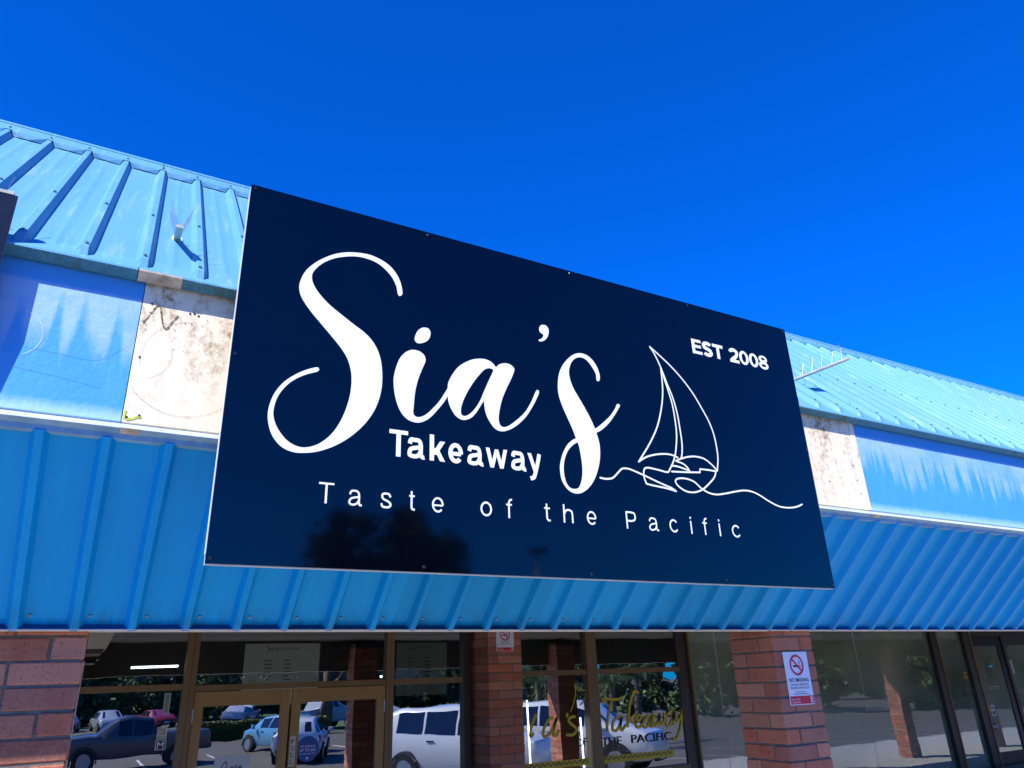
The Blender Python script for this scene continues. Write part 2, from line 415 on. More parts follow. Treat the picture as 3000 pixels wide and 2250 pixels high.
def text2d(body, offset=0.0, spacing=1.0):       # built-in font -> 2D verts/faces, normalised to cap height 1
    key = (body, offset, spacing)
    if key in TXT: return TXT[key]
    cu = bpy.data.curves.new('text', 'FONT'); cu.body = body; cu.size = 1; cu.offset = offset; cu.space_character = spacing; cu.resolution_u = 3
    o = bpy.data.objects.new('text', cu); COL.objects.link(o)
    dg = bpy.context.evaluated_depsgraph_get(); me = o.evaluated_get(dg).to_mesh()
    vs = [(v.co.x, v.co.y) for v in me.vertices]; fs = [tuple(p.vertices) for p in me.polygons]
    o.evaluated_get(dg).to_mesh_clear(); bpy.data.objects.remove(o); bpy.data.curves.remove(cu)
    xs = [v[0] for v in vs]; x0 = min(xs); W = max(xs)-x0
    vs = [((x-x0), y) for x, y in vs]; TXT[key] = (vs, fs, W)
    return TXT[key]
def text_fit(mb, body, xa, xb, zb, zt, y, mi=0, offset=0.0, spacing=1.0):   # fit one line of text into a box on a -Y wall
    vs, fs, W = text2d(body, offset, spacing)
    ys = [v[1] for v in vs]; h = max(ys)-min(0, min(ys)); lo = min(0, min(ys))
    mb.add([(xa+x/W*(xb-xa), y, zb+(yy-lo)/h*(zt-zb)) for x, yy in vs], fs, mi)

# ---------------------------------------------------------------- ground
def fall(y):                             # footpath falls gently to the kerb
    u = min(1, max(0, (y+1.2)/5.0)); return -0.2*(1-u*u*(3-2*u))
def rise(x, y):
    u = min(1, max(0, (x-3)/11.0)); w = min(1, max(0, (y-6.2)/1.6))
    return 0.45*u*u*(3-2*u)*w*w*(3-2*w)
def fpz(x, y): return fall(y)+rise(x, y)
mb = MB(); nx, ny = 70, 30
xs = [-16+i*0.75 for i in range(nx)]; ys = [-1.05+i*(9.3+1.05)/(ny-1) for i in range(ny)]
mb.add([(x, y, fpz(x, y)) for y in ys for x in xs], [(j*nx+i, j*nx+i+1, (j+1)*nx+i+1, (j+1)*nx+i) for j in range(ny-1) for i in range(nx-1)])
tag(mb.build('footpath', 'concrete', smooth=True), kind='structure')
mb = MB().prism_x([(-1.2, -0.5), (-1.2, -0.225), (-1.17, -0.197), (-1.046, -0.196), (-1.046, -0.5)], -16, 36)
tag(mb.build('kerb', 'concrete'), kind='structure')
mb = MB(); Xs = [-400, -60, -16, 0, 20, 60, 400]; Ys = [-700, -120, -60, -6, -1.19, 30, 400]
hz = lambda y: -0.4 if y <= -6 or y > 10 else (-0.36 if y > -1.5 else -0.37)
mb.add([(x, y, hz(y)) for y in Ys for x in Xs], [(j*7+i, j*7+i+1, (j+1)*7+i+1, (j+1)*7+i) for j in range(6) for i in range(6)])
tag(mb.build('car_park', 'asphalt'), kind='structure')
mb = MB(); mb.add([(-120, -45, -.392), (160, -45, -.392), (160, -33.5, -.392), (-120, -33.5, -.392)], [(0, 1, 2, 3)])
mb.add([(-120, -200, -.39), (160, -200, -.39), (160, -63, -.39), (-120, -63, -.39)], [(0, 1, 2, 3)])
tag(mb.build('grass_verge', 'grass'), kind='structure')
mk = thing('parking_lines', (0, -4, -.39)); mk['kind'] = 'structure'
for i in range(-3, 9):
    x0 = 7.0+i*3.5; mb = MB(); dx, dy = .55, .83
    a = Vector((x0-2.6*dx*1.2, -6.6)); b = Vector((x0+2.2*dx, -2.6))
    n = Vector((.05, 0))
    mb.add([(a.x-.05, a.y, -.388), (a.x+.05, a.y, -.388), (b.x+.05, b.y, -.364), (b.x-.05, b.y, -.364)], [(0, 1, 2, 3)])
    mb.build('painted_line', 'line_white', mk)
for i in range(-4, 10):
    mb = MB(); x0 = i*2.7
    mb.add([(x0-.05, -21.5, -.394), (x0+.05, -21.5, -.394), (x0+.05, -16, -.394), (x0-.05, -16, -.394)], [(0, 1, 2, 3)])
    mb.build('painted_line', 'line_white', mk)

# ---------------------------------------------------------------- the shop building
BX0, BX1 = -4.5, 26.0
bld = thing('shop_building', (8, 5, 0), 'low brick shop building with blue ribbed metal roof, fascia and sloping soffit', 'building')
P = 0.1915                               # rib pitch of the metal sheeting
def sheet_mesh(name, L, mat, nrib=4, taper=False):   # local: x across, y along the sheet, z out of the sheet
    prof = []
    for k in range(nrib):
        c = (k+.5)*P
        prof += [(c-P/2, .0022 if k else 0.0), (c-P/2+.022, .0), (c-.030, 0.0), (c-.0275, .0015), (c-.0135, .027), (c-.0115, .029), (c+.0115, .029), (c+.0135, .027), (c+.0275, .0015), (c+.030, 0.0), (c+P/2-.022, 0.0)]
    prof.append((nrib*P, .0))
    n = len(prof); rows = [0, L*.33, L*.66, L]
    mb = MB(); mb.add([(x, y, z) for y in rows for x, z in prof], [(j*n+i, j*n+i+1, (j+1)*n+i+1, (j+1)*n+i) for j in range(3) for i in range(n-1)])
    for k in range(nrib):                                 # turned-down rib ends
        c = (k+.5)*P
        if taper:                                         # hammered-down ends on the roof
            mb.add([(c-.0115, 0, .029), (c+.0115, 0, .029), (c+.013, -.042, .0005), (c-.013, -.042, .0005), (c-.0275, 0, .0), (c+.0275, 0, .0)], [(0, 1, 2, 3), (0, 3, 4), (1, 5, 2)])
        for e_ in ((L,) if taper else (0, L)): mb.add([(c-.0275, e_, .0), (c-.0135, e_, .027), (c-.0115, e_, .029), (c+.0115, e_, .029), (c+.0135, e_, .027), (c+.0275, e_, .0)], [(0, 1, 2, 3, 4, 5)])
    me = mb.mesh(name, mat); return me
def frame_matrix(o, xdir, ydir, zdir):
    m = Matrix((xdir, ydir, zdir)).transposed().to_4x4(); m.translation = Vector(o); return m
SH = 4*P
# roof
c45 = math.sqrt(.5)
RY, RZ = 2.60, 1.412+ZC                  # roof plane passes here (top lip of the eave)
RL = 2.15
AP = .062                                # bare apron below the sheet ends
mb = MB().prism_x([(RY+.05, RZ+.02), (RY+RL*c45+.02, RZ+RL*c45-.01), (RY+RL*c45+1.2, RZ+RL*c45-.9), (RY+RL*c45+1.2, RZ-.05), (RY+.08, RZ-.05)], BX0, BX1)
roof = mb.build('roof', 'fascia_board', bld)
rs = sheet_mesh('roof_sheet', RL-AP, 'roof_paint', taper=True)
x = -0.018-P/2-P*24
while x < BX1-.8:
    o = link('roof_sheet', rs, roof)
    pass
    m = frame_matrix((x, RY+.004+AP*c45, RZ+AP*c45), (1, 0, 0), (0, c45, c45), (0, -c45, c45))
    o.matrix_basis = m; x += SH
# ridge capping: flat apron on the ribs, lower edge turned down between the ribs, rolled lip on top
def rp(x, s, n): return (x, RY+.004+s*c45-n*c45, RZ+s*c45+n*c45)
x0 = -0.018-P*24
seg = 12*P
def cap_mesh():
    mb = MB(); sl, st = RL-.135, RL+.02
    W = seg-.004
    # local frame: x along, y along slope, z out
    mb.add([(0, sl, .0325), (W, sl, .0325), (W, st-.02, .036), (0, st-.02, .036), (0, st-.018, .041), (W, st-.018, .041), (0, st+.004, .046), (W, st+.004, .046), (0, st+.03, .0), (W, st+.03, .0)],
           [(0, 1, 2, 3), (3, 2, 5, 4), (4, 5, 7, 6), (6, 7, 9, 8)])
    for k in range(12):
        c = k*P; wob = random.uniform(-.004, .004); w2 = random.uniform(-.003, .003)
        mb.add([(c+.018, sl, .0325), (c+P-.018, sl, .0325), (c+P-.03, sl-.026+w2, .004), (c+P/2, sl-.034+wob, .007), (c+.03, sl-.026+wob, .004), (c+.018, sl-.008, .030), (c+P-.018, sl-.008, .030)], [(0, 5, 4, 3, 2, 6, 1)])
    return mb.mesh('ridge_cap', 'roof_paint')
cm = cap_mesh()
x = x0
while x < BX1-seg:
    o = link('ridge_cap', cm, roof); o.matrix_basis = frame_matrix((x, RY+.004, RZ), (1, 0, 0), (0, c45, c45), (0, -c45, c45)); x += seg
mb = MB()
for k in range(150):
    cx = x0+k*P
    if cx > BX1: break
    for s, n in ((.092, .029), (.78+random.uniform(-.01, .01), .029), (RL-.085, .033)):
        px, py, pz = rp(cx+random.uniform(-.004, .004), s, n)
        mb.tube([(px, py, pz-.0), (px, py-.005, pz+.005)], .0062, 6)
tag(mb.build('roofing_screws', 'screw_steel', roof), kind='stuff')
# eave flashing (folded lip under the sheet ends), one length per 1.9 m
x = -0.03-2.0*2
lens = []
while x < BX1-2: lens.append((x, x+1.997)); x += 2.0
for i, (a, b) in enumerate(lens):
    mb = MB().prism_x([(RY+.10, RZ+.096), (RY-.004, RZ+.001), (RY-.004, RZ-.006), (RY+.047, RZ-.022), (RY+.049, RZ-.019), (RY+.004, RZ-.003), (RY+.10, RZ+.09)], a, b)
    mb.mi[3] = 1; mb.mi[2] = 1
    mb.build('eave_flashing', ['roof_paint', 'eave_flashing'], bld)
mb = MB().prism_x([(RY-.0055, RZ+.0005), (RY-.0055, RZ-.007), (RY+.046, RZ-.0235), (RY+.046, RZ-.0225)], -0.03, .115)
mb.build('bare_flashing_patch', 'bare_flashing', bld)
# fascia
FY = 2.66
mb = MB().box(BX0, BX1, FY+.02, FY+.06, .80+ZC, 1.46+ZC)
fas = mb.build('fascia', 'fascia_board', bld)
def fpanel(a, b, mat, name='fascia_panel', y=FY, lab=None):
    mb = MB().box(a, b, y, FY+.018, .857+ZC, 1.445+ZC)
    o = mb.build(name, mat, fas, bevel=.0015)
    if lab: o['label'] = lab
    return o
fpanel(BX0, -.0025, 'fascia_paint'); fpanel(0.0, 3.897, 'bare_white', lab='bare white panel with brown stains where an older sign hung')
fpanel(3.899, 3.941, 'bare_white', 'cover_strip', FY-.004)
fpanel(3.944, 9.6, 'fascia_paint'); fpanel(9.604, BX1, 'fascia_paint')
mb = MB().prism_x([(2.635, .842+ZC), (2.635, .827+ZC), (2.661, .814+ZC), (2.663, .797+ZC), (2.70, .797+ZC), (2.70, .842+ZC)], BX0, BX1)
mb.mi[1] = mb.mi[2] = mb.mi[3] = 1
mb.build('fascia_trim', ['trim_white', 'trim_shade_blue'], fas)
mb = MB().prism_x([(2.633, .8275+ZC), (2.6335, .8262+ZC), (2.6595, .8135+ZC), (2.662, .818+ZC)], .0, .062)
mb.build('bare_trim_patch', 'bare_flashing', fas)
mb = MB().prism_x([(2.634, .8275+ZC), (2.634, .8265+ZC), (2.6595, .8135+ZC), (2.662, .818+ZC)], 3.93, 4.0)
mb.build('bare_trim_patch', 'bare_flashing', fas)
# marks on the bare panel: glue line, pencil arcs, lime paint left in the corner
def wallmark(name, strokes, w, mat, y, smooth=True):
    mb = MB()
    for i, s_ in enumerate(strokes):
        vs, fs = ribbon(s_, w, smooth); flat(mb, vs, fs, 0, y-.0002*i, ZC)
    return mb.build(name, mat, fas, recalc=False)
arc = lambda cx, cz, r, a0, a1, n=14: [(cx+r*math.cos(R(a0+(a1-a0)*k/n)), cz+r*math.sin(R(a0+(a1-a0)*k/n))) for k in range(n+1)]
mb = MB(); rg_ = random.Random(12)
pth = rr([(.012, 1.235, 0), (.028, 1.265, 0), (.045, 1.305, 0), (.058, 1.308, 0), (.068, 1.27, 0), (.078, 1.235, 0), (.09, 1.225, 0), (.105, 1.255, 0), (.12, 1.285, 0)], 9)
for i_, p_ in enumerate(pth+[Vector((rg_.uniform(.02, .29), rg_.triangular(1.12, 1.31, 1.28), 0)) for _ in range(60)]):
    r_ = rg_.uniform(.0015, .0045) if i_ < len(pth) else rg_.uniform(.0008, .003); a_ = rg_.uniform(0, 6)
    mb.add([(p_.x+r_*rg_.uniform(.4, 1.2)*math.cos(a_+k*1.05), FY-.0012-i_*.000015, p_.y+ZC+r_*rg_.uniform(.5, 1.3)*math.sin(a_+k*1.05)) for k in range(6)], [(0, 1, 2, 3, 4, 5)])
tag(mb.build('glue_marks', 'grime', fas, recalc=False), kind='stuff')
wallmark('pencil_arc', [arc(.175, 1.10, .20, 205, 330), arc(.02, 1.12, .10, -75, 20), arc(.19, 1.10, .17, 95, 190)], .0011, 'pencil', FY-.0015)
wallmark('paint_remnant', [[(.010, .866), (.03, .869), (.042, .878), (.056, .880)], [(.005, .868), (.004, .885), (.007, .898)]], .007, 'lime_paint', FY-.0018)
wallmark('scratch', [arc(-.36, 1.12, .085, -60, 75), ], .0013, 'trim_white', FY-.0015)
wallmark('scratch', [[(-.33, 1.075), (-.22, 1.068), (-.12, 1.063), (-.06, 1.10), (-.01, 1.15)], [(-.34, 1.0), (-.2, .985), (-.08, .965)]], .0011, 'fascia_paint', FY-.0016)
mb = MB()
for px, pz in ((.03, 1.315), (.16, 1.303), (.175, 1.306), (.19, 1.30), (.02, 1.10), (.012, .875), (.05, .885), (3.62, 1.0), (3.86, 1.12), (3.87, 1.03), (3.88, .95), (3.9, 1.05)):
    mb.tube([(px, FY-.002, pz+ZC), (px, FY+.004, pz+ZC)], .004, 6)
tag(mb.build('screw_holes', 'black_print', fas), kind='stuff')
# soffit
tn = R(43.0); sc_, ss_ = math.cos(tn), math.sin(tn)
SY, SZ = 3.288, .2455+ZC
SLn = (2.676-SY)/-sc_
mb = MB().prism_x([(SY+.012, SZ-.01), (2.69, .815+ZC), (2.74, .83+ZC), (3.36, .33+ZC), (3.36, SZ-.01)], BX0, BX1)
sof = mb.build('soffit', 'fascia_board', bld)
sm = sheet_mesh('soffit_sheet', SLn, 'soffit_paint')
x = -.2246-P/2-P*20
while x < BX1-.8:
    o = link('soffit_sheet', sm, sof)
    o.matrix_basis = frame_matrix((x+SH, SY, SZ), (-1, 0, 0), (0, -sc_, ss_), (0, -ss_, -sc_)); x += SH
# closure flashing and white drip edge along the bottom
mb = MB().prism_x([(3.268, .2312+ZC), (3.284, .249+ZC), (3.36, .249+ZC), (3.36, .2312+ZC)], BX0, BX1)
mb.build('closure_flashing', 'drip_trim', sof)
x = BX0
while x < BX1:
    w = random.uniform(1.6, 2.6)
    mb = MB().prism_x([(3.262, .2272+ZC), (3.262, .2308+ZC), (3.37, .2308+ZC), (3.37, .2272+ZC)], x, min(BX1, x+w-.002))
    o = mb.build('drip_edge', 'drip_white', sof); x += w
mb = MB()
k = 0; x = -.2246-P*20
while x < BX1:
    px = x+.045; s = .05
    py, pz = SY-s*sc_, SZ+s*ss_
    mb.tube([(px, py, pz), (px, py-.005*ss_, pz-.005*sc_)], .006, 6); x += P
tag(mb.build('soffit_screws', 'screw_steel', sof), kind='stuff')
# walkway ceiling and back of the fascia box
mb = MB().box(BX0, BX1, 3.30, 7.72, .66+ZC, .70+ZC)
ceil = mb.build('walkway_ceiling', 'ceiling_paint', bld)
mb = MB().box(BX0, BX1, 3.372, 3.39, .232+ZC, .66+ZC)
mb.build('fascia_back', 'ceiling_paint', bld)
mb = MB().box(BX0, BX1, 7.73, 8.3, .66+ZC, .70+ZC); mb.build('ceiling_strip', 'ceiling_paint', bld)
# building shell behind the roof so nothing is open to the sky
mb = MB().box(BX0, BX1, 12.4, 12.6, -.4, 3.9).box(BX0-.2, BX0, 7.6, 12.6, -.4, 3.9).box(BX1, BX1+.2, 7.6, 12.6, -.4, 3.9)
mb.build('rear_wall', 'brick', bld)
mb = MB().box(BX0-.2, BX1+.2, 5.25, 12.7, 3.95, 4.05); mb.build('rear_roof', 'roof_paint', bld)

# ---------------------------------------------------------------- brick pillars
def brick_mesh(l, w, h=.076, ch=.0045):
    bm = bmesh.new(); bmesh.ops.create_cube(bm, size=1)
    for v in bm.verts: v.co = Vector((v.co.x*l, v.co.y*w, v.co.z*h))
    bmesh.ops.bevel(bm, geom=list(bm.edges), offset=ch, segments=1, affect='EDGES')
    for v in bm.verts: v.co += Vector((random.uniform(-.0016, .0016), random.uniform(-.0016, .0016), random.uniform(-.0016, .0016)))
    me = bpy.data.meshes.new('brick'); bm.to_mesh(me); bm.free(); me.materials.append(MATS['brick']); return me
BM = {}
def bmesh_for(l, w):
    if (l, w) not in BM: BM[(l, w)] = brick_mesh(l, w)
    return BM[(l, w)]
def pillar(xl, yf, W, D, top, zvis, jointz, name='brick_pillar', split=True):
    """xl left edge, yf front face; courses counted down from a joint centre at jointz (world z)"""
    mb = MB().box(xl+.007, xl+W-.007, yf+.007, yf+D-.007, -.5, top)
    pl = mb.build(name, 'mortar', bld)
    z = jointz
    while z < top: z += .086
    course = 0; low = MB()
    while z > -.45:
        zc = z-.043; odd = round((jointz-zc)/.086) % 2
        tw = .110
        lw = W-tw-.010; ld = D-tw-.010                   # pinwheel bond
        if odd:
            items = [(xl+lw/2, yf+tw/2, lw, tw, 0), (xl+W-tw/2, yf+ld/2, ld, tw, 1), (xl+W-lw/2, yf+D-tw/2, lw, tw, 0), (xl+tw/2, yf+D-ld/2, ld, tw, 1)]
        else:
            items = [(xl+W-lw/2, yf+tw/2, lw, tw, 0), (xl+W-tw/2, yf+D-ld/2, ld, tw, 1), (xl+lw/2, yf+D-tw/2, lw, tw, 0), (xl+tw/2, yf+ld/2, ld, tw, 1)]
        for cx, cy, l, w, r in items:
            jz = random.uniform(-.0015, .0015); jy = random.uniform(-.002, .002)
            if zc+.04 > top:                              # top course is cut by the flashing
                continue
            if split and zc > zvis:
                o = link('brick', bmesh_for(round(l, 3), w), pl)
                o.matrix_basis = Matrix.Translation((cx+jy, cy+jy, zc+jz)) @ Matrix.Rotation((math.pi/2 if r else 0)+(math.pi if random.random() < .5 else 0), 4, 'Z')
            else:
                hl, hw = (w/2, l/2) if r else (l/2, w/2)
                low.box(cx-hl, cx+hl, cy-hw, cy+hw, zc-.038, zc+.038)
        z -= .086; course += 1
    if low.v: tag(low.build('lower_brickwork', 'brick', pl), kind='stuff')
    return pl
JZ = .063*3.33/1.0*1.0+ZC                # a mortar joint height on the front pillars
JZ = .0633*3.33+ZC
pillar(.018-.350, 3.33, .350, .350, .60+ZC, 1.72, JZ)
pillar(3.681, 3.33, .353, .350, .60+ZC, 1.30, JZ-.013)
for px in (-3.99, 7.34, 11.0, 14.66, 18.32, 21.98): pillar(px, 3.33, .353, .350, .60+ZC, 9, JZ, split=False)
pillar(3.762, 7.25, .405, .44, .655+ZC, 1.25, .4268+ZC)
# ---------------------------------------------------------------- sign artwork, millimetres from the lower left corner of the face
S_OUT = [(638, 1137), (628, 1182), (605, 1223), (572, 1253), (528, 1271), (479, 1278), (412, 1268), (351, 1244), (294, 1203), (253, 1159), (231, 1122), (219, 1083), (217, 1056), (224, 1025), (241, 996), (272, 958), (313, 916), (364, 864), (400, 824), (424, 786), (438, 742), (442, 707), (442, 677), (437, 631), (423, 574), (403, 523), (378, 481), (348, 449), (318, 429), (283, 418), (253, 421), (221, 437), (193, 466), (175, 496), (166, 527), (167, 560), (175, 594), (192, 628), (216, 659), (246, 684), (276, 702), (305, 715), (314, 722), (316, 728), (308, 735), (279, 723), (244, 702), (210, 674), (186, 647), (163, 607), (150, 562), (147, 524), (153, 488), (166, 453), (188, 424), (215, 405), (250, 396), (285, 398), (324, 406), (368, 424), (412, 450), (456, 486), (497, 531), (529, 580), (551, 634), (562, 687), (564, 734), (561, 776), (555, 811), (541, 851), (516, 889), (480, 920), (438, 944), (387, 976), (346, 1002), (310, 1032), (284, 1061), (267, 1090), (262, 1116), (266, 1137), (282, 1164), (309, 1194), (348, 1222), (382, 1238), (413, 1249), (449, 1256), (491, 1255), (529, 1245), (562, 1224), (590, 1196), (610, 1159), (618, 1123), (627, 1116), (636, 1125)]
IA_OUT = [(688, 882), (715, 882), (737, 870), (745, 852), (743, 835), (727, 794), (712, 748), (702, 698), (698, 650), (696, 613), (701, 600), (714, 595), (730, 599), (751, 612), (777, 639), (804, 672), (828, 711), (844, 740), (847, 765), (864, 802), (890, 840), (922, 868), (962, 891), (998, 901), (1028, 902), (1054, 893), (1072, 874), (1087, 890), (1112, 901), (1137, 902), (1155, 894), (1163, 883), (1160, 868), (1146, 834), (1120, 783), (1097, 729), (1084, 682), (1078, 642), (1082, 618), (1091, 608), (1108, 607), (1132, 620), (1169, 650), (1208, 689), (1241, 740), (1267, 793), (1276, 802), (1285, 796), (1274, 768), (1246, 718), (1213, 670), (1175, 631), (1138, 604), (1102, 588), (1072, 588), (1047, 605), (1024, 640), (1014, 671), (1010, 712), (994, 685), (970, 648), (947, 624), (919, 612), (897, 614), (875, 629), (856, 658), (847, 684), (845, 704), (825, 672), (793, 630), (767, 600), (741, 581), (715, 572), (684, 575), (658, 590), (636, 620), (620, 664), (612, 710), (611, 746), (619, 790), (633, 831), (654, 861), (672, 875)]
A_HOLE = [(1059, 858), (1051, 863), (1039, 864), (1021, 857), (1003, 840), (973, 801), (943, 754), (920, 709), (906, 671), (903, 649), (906, 634), (916, 629), (930, 633), (950, 648), (973, 676), (994, 712), (1012, 754), (1034, 803), (1050, 837)]
I_DOT = [(739, 994), (757, 993), (766, 977), (763, 954), (750, 934), (725, 919), (706, 917), (696, 929), (698, 946), (708, 971), (724, 988)]
APOS = [(1321, 1133), (1341, 1133), (1353, 1120), (1353, 1098), (1344, 1074), (1326, 1054), (1306, 1045), (1297, 1047), (1298, 1053), (1311, 1060), (1321, 1072), (1323, 1084), (1315, 1087), (1305, 1094), (1302, 1109), (1309, 1125)]
SS_OUT = [(1622, 910), (1625, 932), (1617, 966), (1596, 1000), (1566, 1023), (1538, 1029), (1514, 1027), (1482, 1013), (1445, 981), (1415, 942), (1396, 901), (1387, 857), (1385, 815), (1391, 781), (1407, 736), (1430, 687), (1452, 638), (1464, 604), (1442, 591), (1414, 565), (1388, 522), (1374, 482), (1370, 454), (1374, 411), (1391, 380), (1417, 359), (1449, 353), (1481, 362), (1516, 387), (1549, 428), (1574, 481), (1588, 534), (1591, 586), (1585, 620), (1578, 644), (1609, 662), (1654, 701), (1694, 749), (1724, 790), (1728, 798), (1721, 805), (1708, 799), (1698, 780), (1665, 738), (1626, 703), (1589, 673), (1572, 663), (1557, 699), (1528, 751), (1498, 798), (1471, 841), (1457, 876), (1451, 911), (1456, 943), (1468, 970), (1487, 992), (1508, 1004), (1536, 1007), (1560, 996), (1582, 972), (1601, 941), (1604, 919), (1604, 906), (1613, 902)]
SS_HOLE = [(1472, 587), (1447, 571), (1419, 543), (1400, 507), (1390, 467), (1391, 424), (1401, 392), (1419, 375), (1441, 373), (1460, 380), (1475, 405), (1485, 444), (1487, 489), (1483, 533), (1478, 567)]
BOAT = [[(1579, 436), (1609, 434), (1640, 439), (1658, 449), (1684, 473), (1707, 491), (1739, 494), (1770, 488), (1832, 471), (1901, 450), (1951, 436), (1979, 429), (1998, 421), (2010, 414)], [(2010, 414), (1956, 423), (1848, 432), (1835, 442), (1828, 462), (1829, 491), (1840, 507), (1866, 511), (1924, 506), (1972, 502), (1989, 520), (2008, 546), (2031, 591), (2046, 642), (2056, 693), (2059, 751), (2054, 846), (2038, 922), (2015, 1008), (2007, 1037)], [(2008, 1043), (2007, 983), (2002, 916), (1988, 849), (1961, 769), (1929, 702), (1882, 631), (1838, 575), (1805, 534)], [(1805, 534), (1851, 561), (1905, 579), (1966, 590), (2011, 590), (2046, 581)], [(1951, 1147), (1978, 1109), (2008, 1043), (2036, 961), (2061, 893), (2077, 817), (2083, 729), (2084, 659), (2077, 609), (2067, 580)], [(1951, 1147), (1995, 1119), (2068, 1068), (2139, 1006), (2201, 935), (2247, 862), (2284, 795), (2305, 726), (2311, 649), (2307, 598), (2292, 542)], [(2292, 542), (2260, 570), (2215, 594), (2160, 599), (2112, 592), (2067, 578), (2030, 563)], [(2030, 563), (2075, 553), (2099, 537), (2109, 523)], [(2109, 523), (2078, 529), (2037, 536), (1999, 536)], [(1997, 507), (2083, 513), (2175, 521)], [(2175, 521), (2178, 538)], [(2178, 538), (2238, 539), (2282, 537)], [(2282, 537), (2264, 505), (2225, 471), (2180, 439), (2130, 420), (2083, 417), (2047, 427), (2019, 445), (2011, 462), (2024, 474), (2055, 480), (2093, 479), (2130, 469), (2158, 449), (2180, 436), (2217, 423), (2264, 420), (2322, 430), (2392, 446), (2453, 457), (2504, 456), (2553, 444), (2616, 417), (2674, 398), (2726, 393), (2782, 397), (2826, 407), (2861, 420)]]
TAKE = [('T', 600, 676, 530, 425), ('a', 675, 745, 506, 426), ('k', 767, 833, 540, 425), ('e', 846, 911, 507, 424), ('a', 930, 1001, 507, 423), ('w', 1013, 1114, 504, 426), ('a', 1131, 1201, 508, 424), ('y', 1210, 1278, 505, 394)]
TASTE = [('T', 345, 400, 296, 222), ('a', 454, 504, 280, 222), ('s', 574, 617, 281, 224), ('t', 686, 709, 295, 224), ('e', 778, 827, 283, 224)]
OFTHE = [('o', 985, 1036, 283, 225), ('f', 1101, 1128, 303, 227), ('t', 1280, 1309, 296, 224), ('h', 1373, 1422, 303, 225), ('e', 1491, 1541, 283, 223)]
PAC = [('P', 1701, 1756, 300, 225), ('a', 1827, 1882, 281, 221), ('c', 1946, 1998, 280, 219), ('i', 2065, 2089, 299, 221), ('f', 2148, 2178, 299, 218), ('i', 2243, 2267, 297, 218), ('c', 2333, 2390, 276, 216)]
EST = [('E', 2242, 2310, 0, 0), ('S', 2315, 2385, 0, 0), ('T', 2388, 2464, 0, 0), ('2', 2506, 2577, 0, 0), ('0', 2582, 2652, 0, 0), ('0', 2656, 2726, 0, 0), ('8', 2730, 2802, 0, 0)]
# hand lettering on the window, metres (x, height from eye level)
GOLD = [[(4.524, -0.352), (4.49, -0.42), (4.45, -0.501), (4.435, -0.564), (4.453, -0.574), (4.484, -0.54)], [(4.757, -0.397), (4.708, -0.403), (4.643, -0.466), (4.609, -0.538), (4.612, -0.58), (4.661, -0.578), (4.724, -0.526), (4.793, -0.408), (4.764, -0.482), (4.74, -0.564), (4.769, -0.585), (4.822, -0.532)], [(4.927, -0.367), (4.938, -0.382), (4.918, -0.405)], [(5.043, -0.406), (4.993, -0.408), (4.947, -0.435), (4.975, -0.474), (5.034, -0.515), (5.044, -0.554), (4.991, -0.589), (4.904, -0.583)], [(5.059, -0.056), (5.065, -0.14), (5.045, -0.227), (4.984, -0.35)], [(5.068, -0.1), (5.13, -0.127), (5.227, -0.136)], [(5.227, -0.136), (5.202, -0.194), (5.158, -0.261), (5.117, -0.289)], [(5.424, -0.282), (5.461, -0.239), (5.568, -0.248), (5.69, -0.248), (5.721, -0.219)], [(5.567, -0.258), (5.511, -0.405), (5.479, -0.521), (5.479, -0.589)], [(5.669, -0.433), (5.599, -0.459), (5.559, -0.516), (5.56, -0.574), (5.613, -0.577), (5.666, -0.521), (5.695, -0.444), (5.672, -0.532), (5.686, -0.581), (5.754, -0.526)], [(5.982, -0.193), (5.935, -0.171), (5.89, -0.2), (5.836, -0.3), (5.798, -0.439), (5.771, -0.557)], [(5.904, -0.424), (5.814, -0.48), (5.878, -0.523), (5.928, -0.566)], [(5.893, -0.514), (5.967, -0.478), (5.985, -0.448), (5.944, -0.436), (5.903, -0.484), (5.902, -0.554), (5.956, -0.562), (6.003, -0.52)], [(6.126, -0.445), (6.067, -0.463), (6.009, -0.53), (6.025, -0.571), (6.076, -0.554), (6.139, -0.456), (6.112, -0.546), (6.138, -0.567), (6.18, -0.519)], [(6.184, -0.438), (6.159, -0.518), (6.182, -0.555), (6.237, -0.522), (6.27, -0.442), (6.253, -0.513), (6.283, -0.55), (6.34, -0.507), (6.345, -0.425)], [(6.486, -0.411), (6.417, -0.429), (6.363, -0.498), (6.368, -0.565), (6.419, -0.562), (6.484, -0.473), (6.501, -0.412), (6.471, -0.514), (6.485, -0.566)], [(6.542, -0.435), (6.523, -0.506), (6.55, -0.528), (6.602, -0.479), (6.636, -0.408), (6.635, -0.46), (6.586, -0.582), (6.524, -0.691), (6.474, -0.728), (6.44, -0.711)]]
# ---------------------------------------------------------------- shopfront
def pane(parent, x0, x1, y, z0, z1, mat='shop_glass', name='pane'):
    mb = MB().box(x0, x1, y, y+.006, z0, z1); mb.mi = [1, 1, 0, 1, 1, 1]
    return mb.build(name, [mat, 'clear_edge'], parent, recalc=False)
GY = 7.6
TOP = .655+ZC
z = lambda v: v+ZC
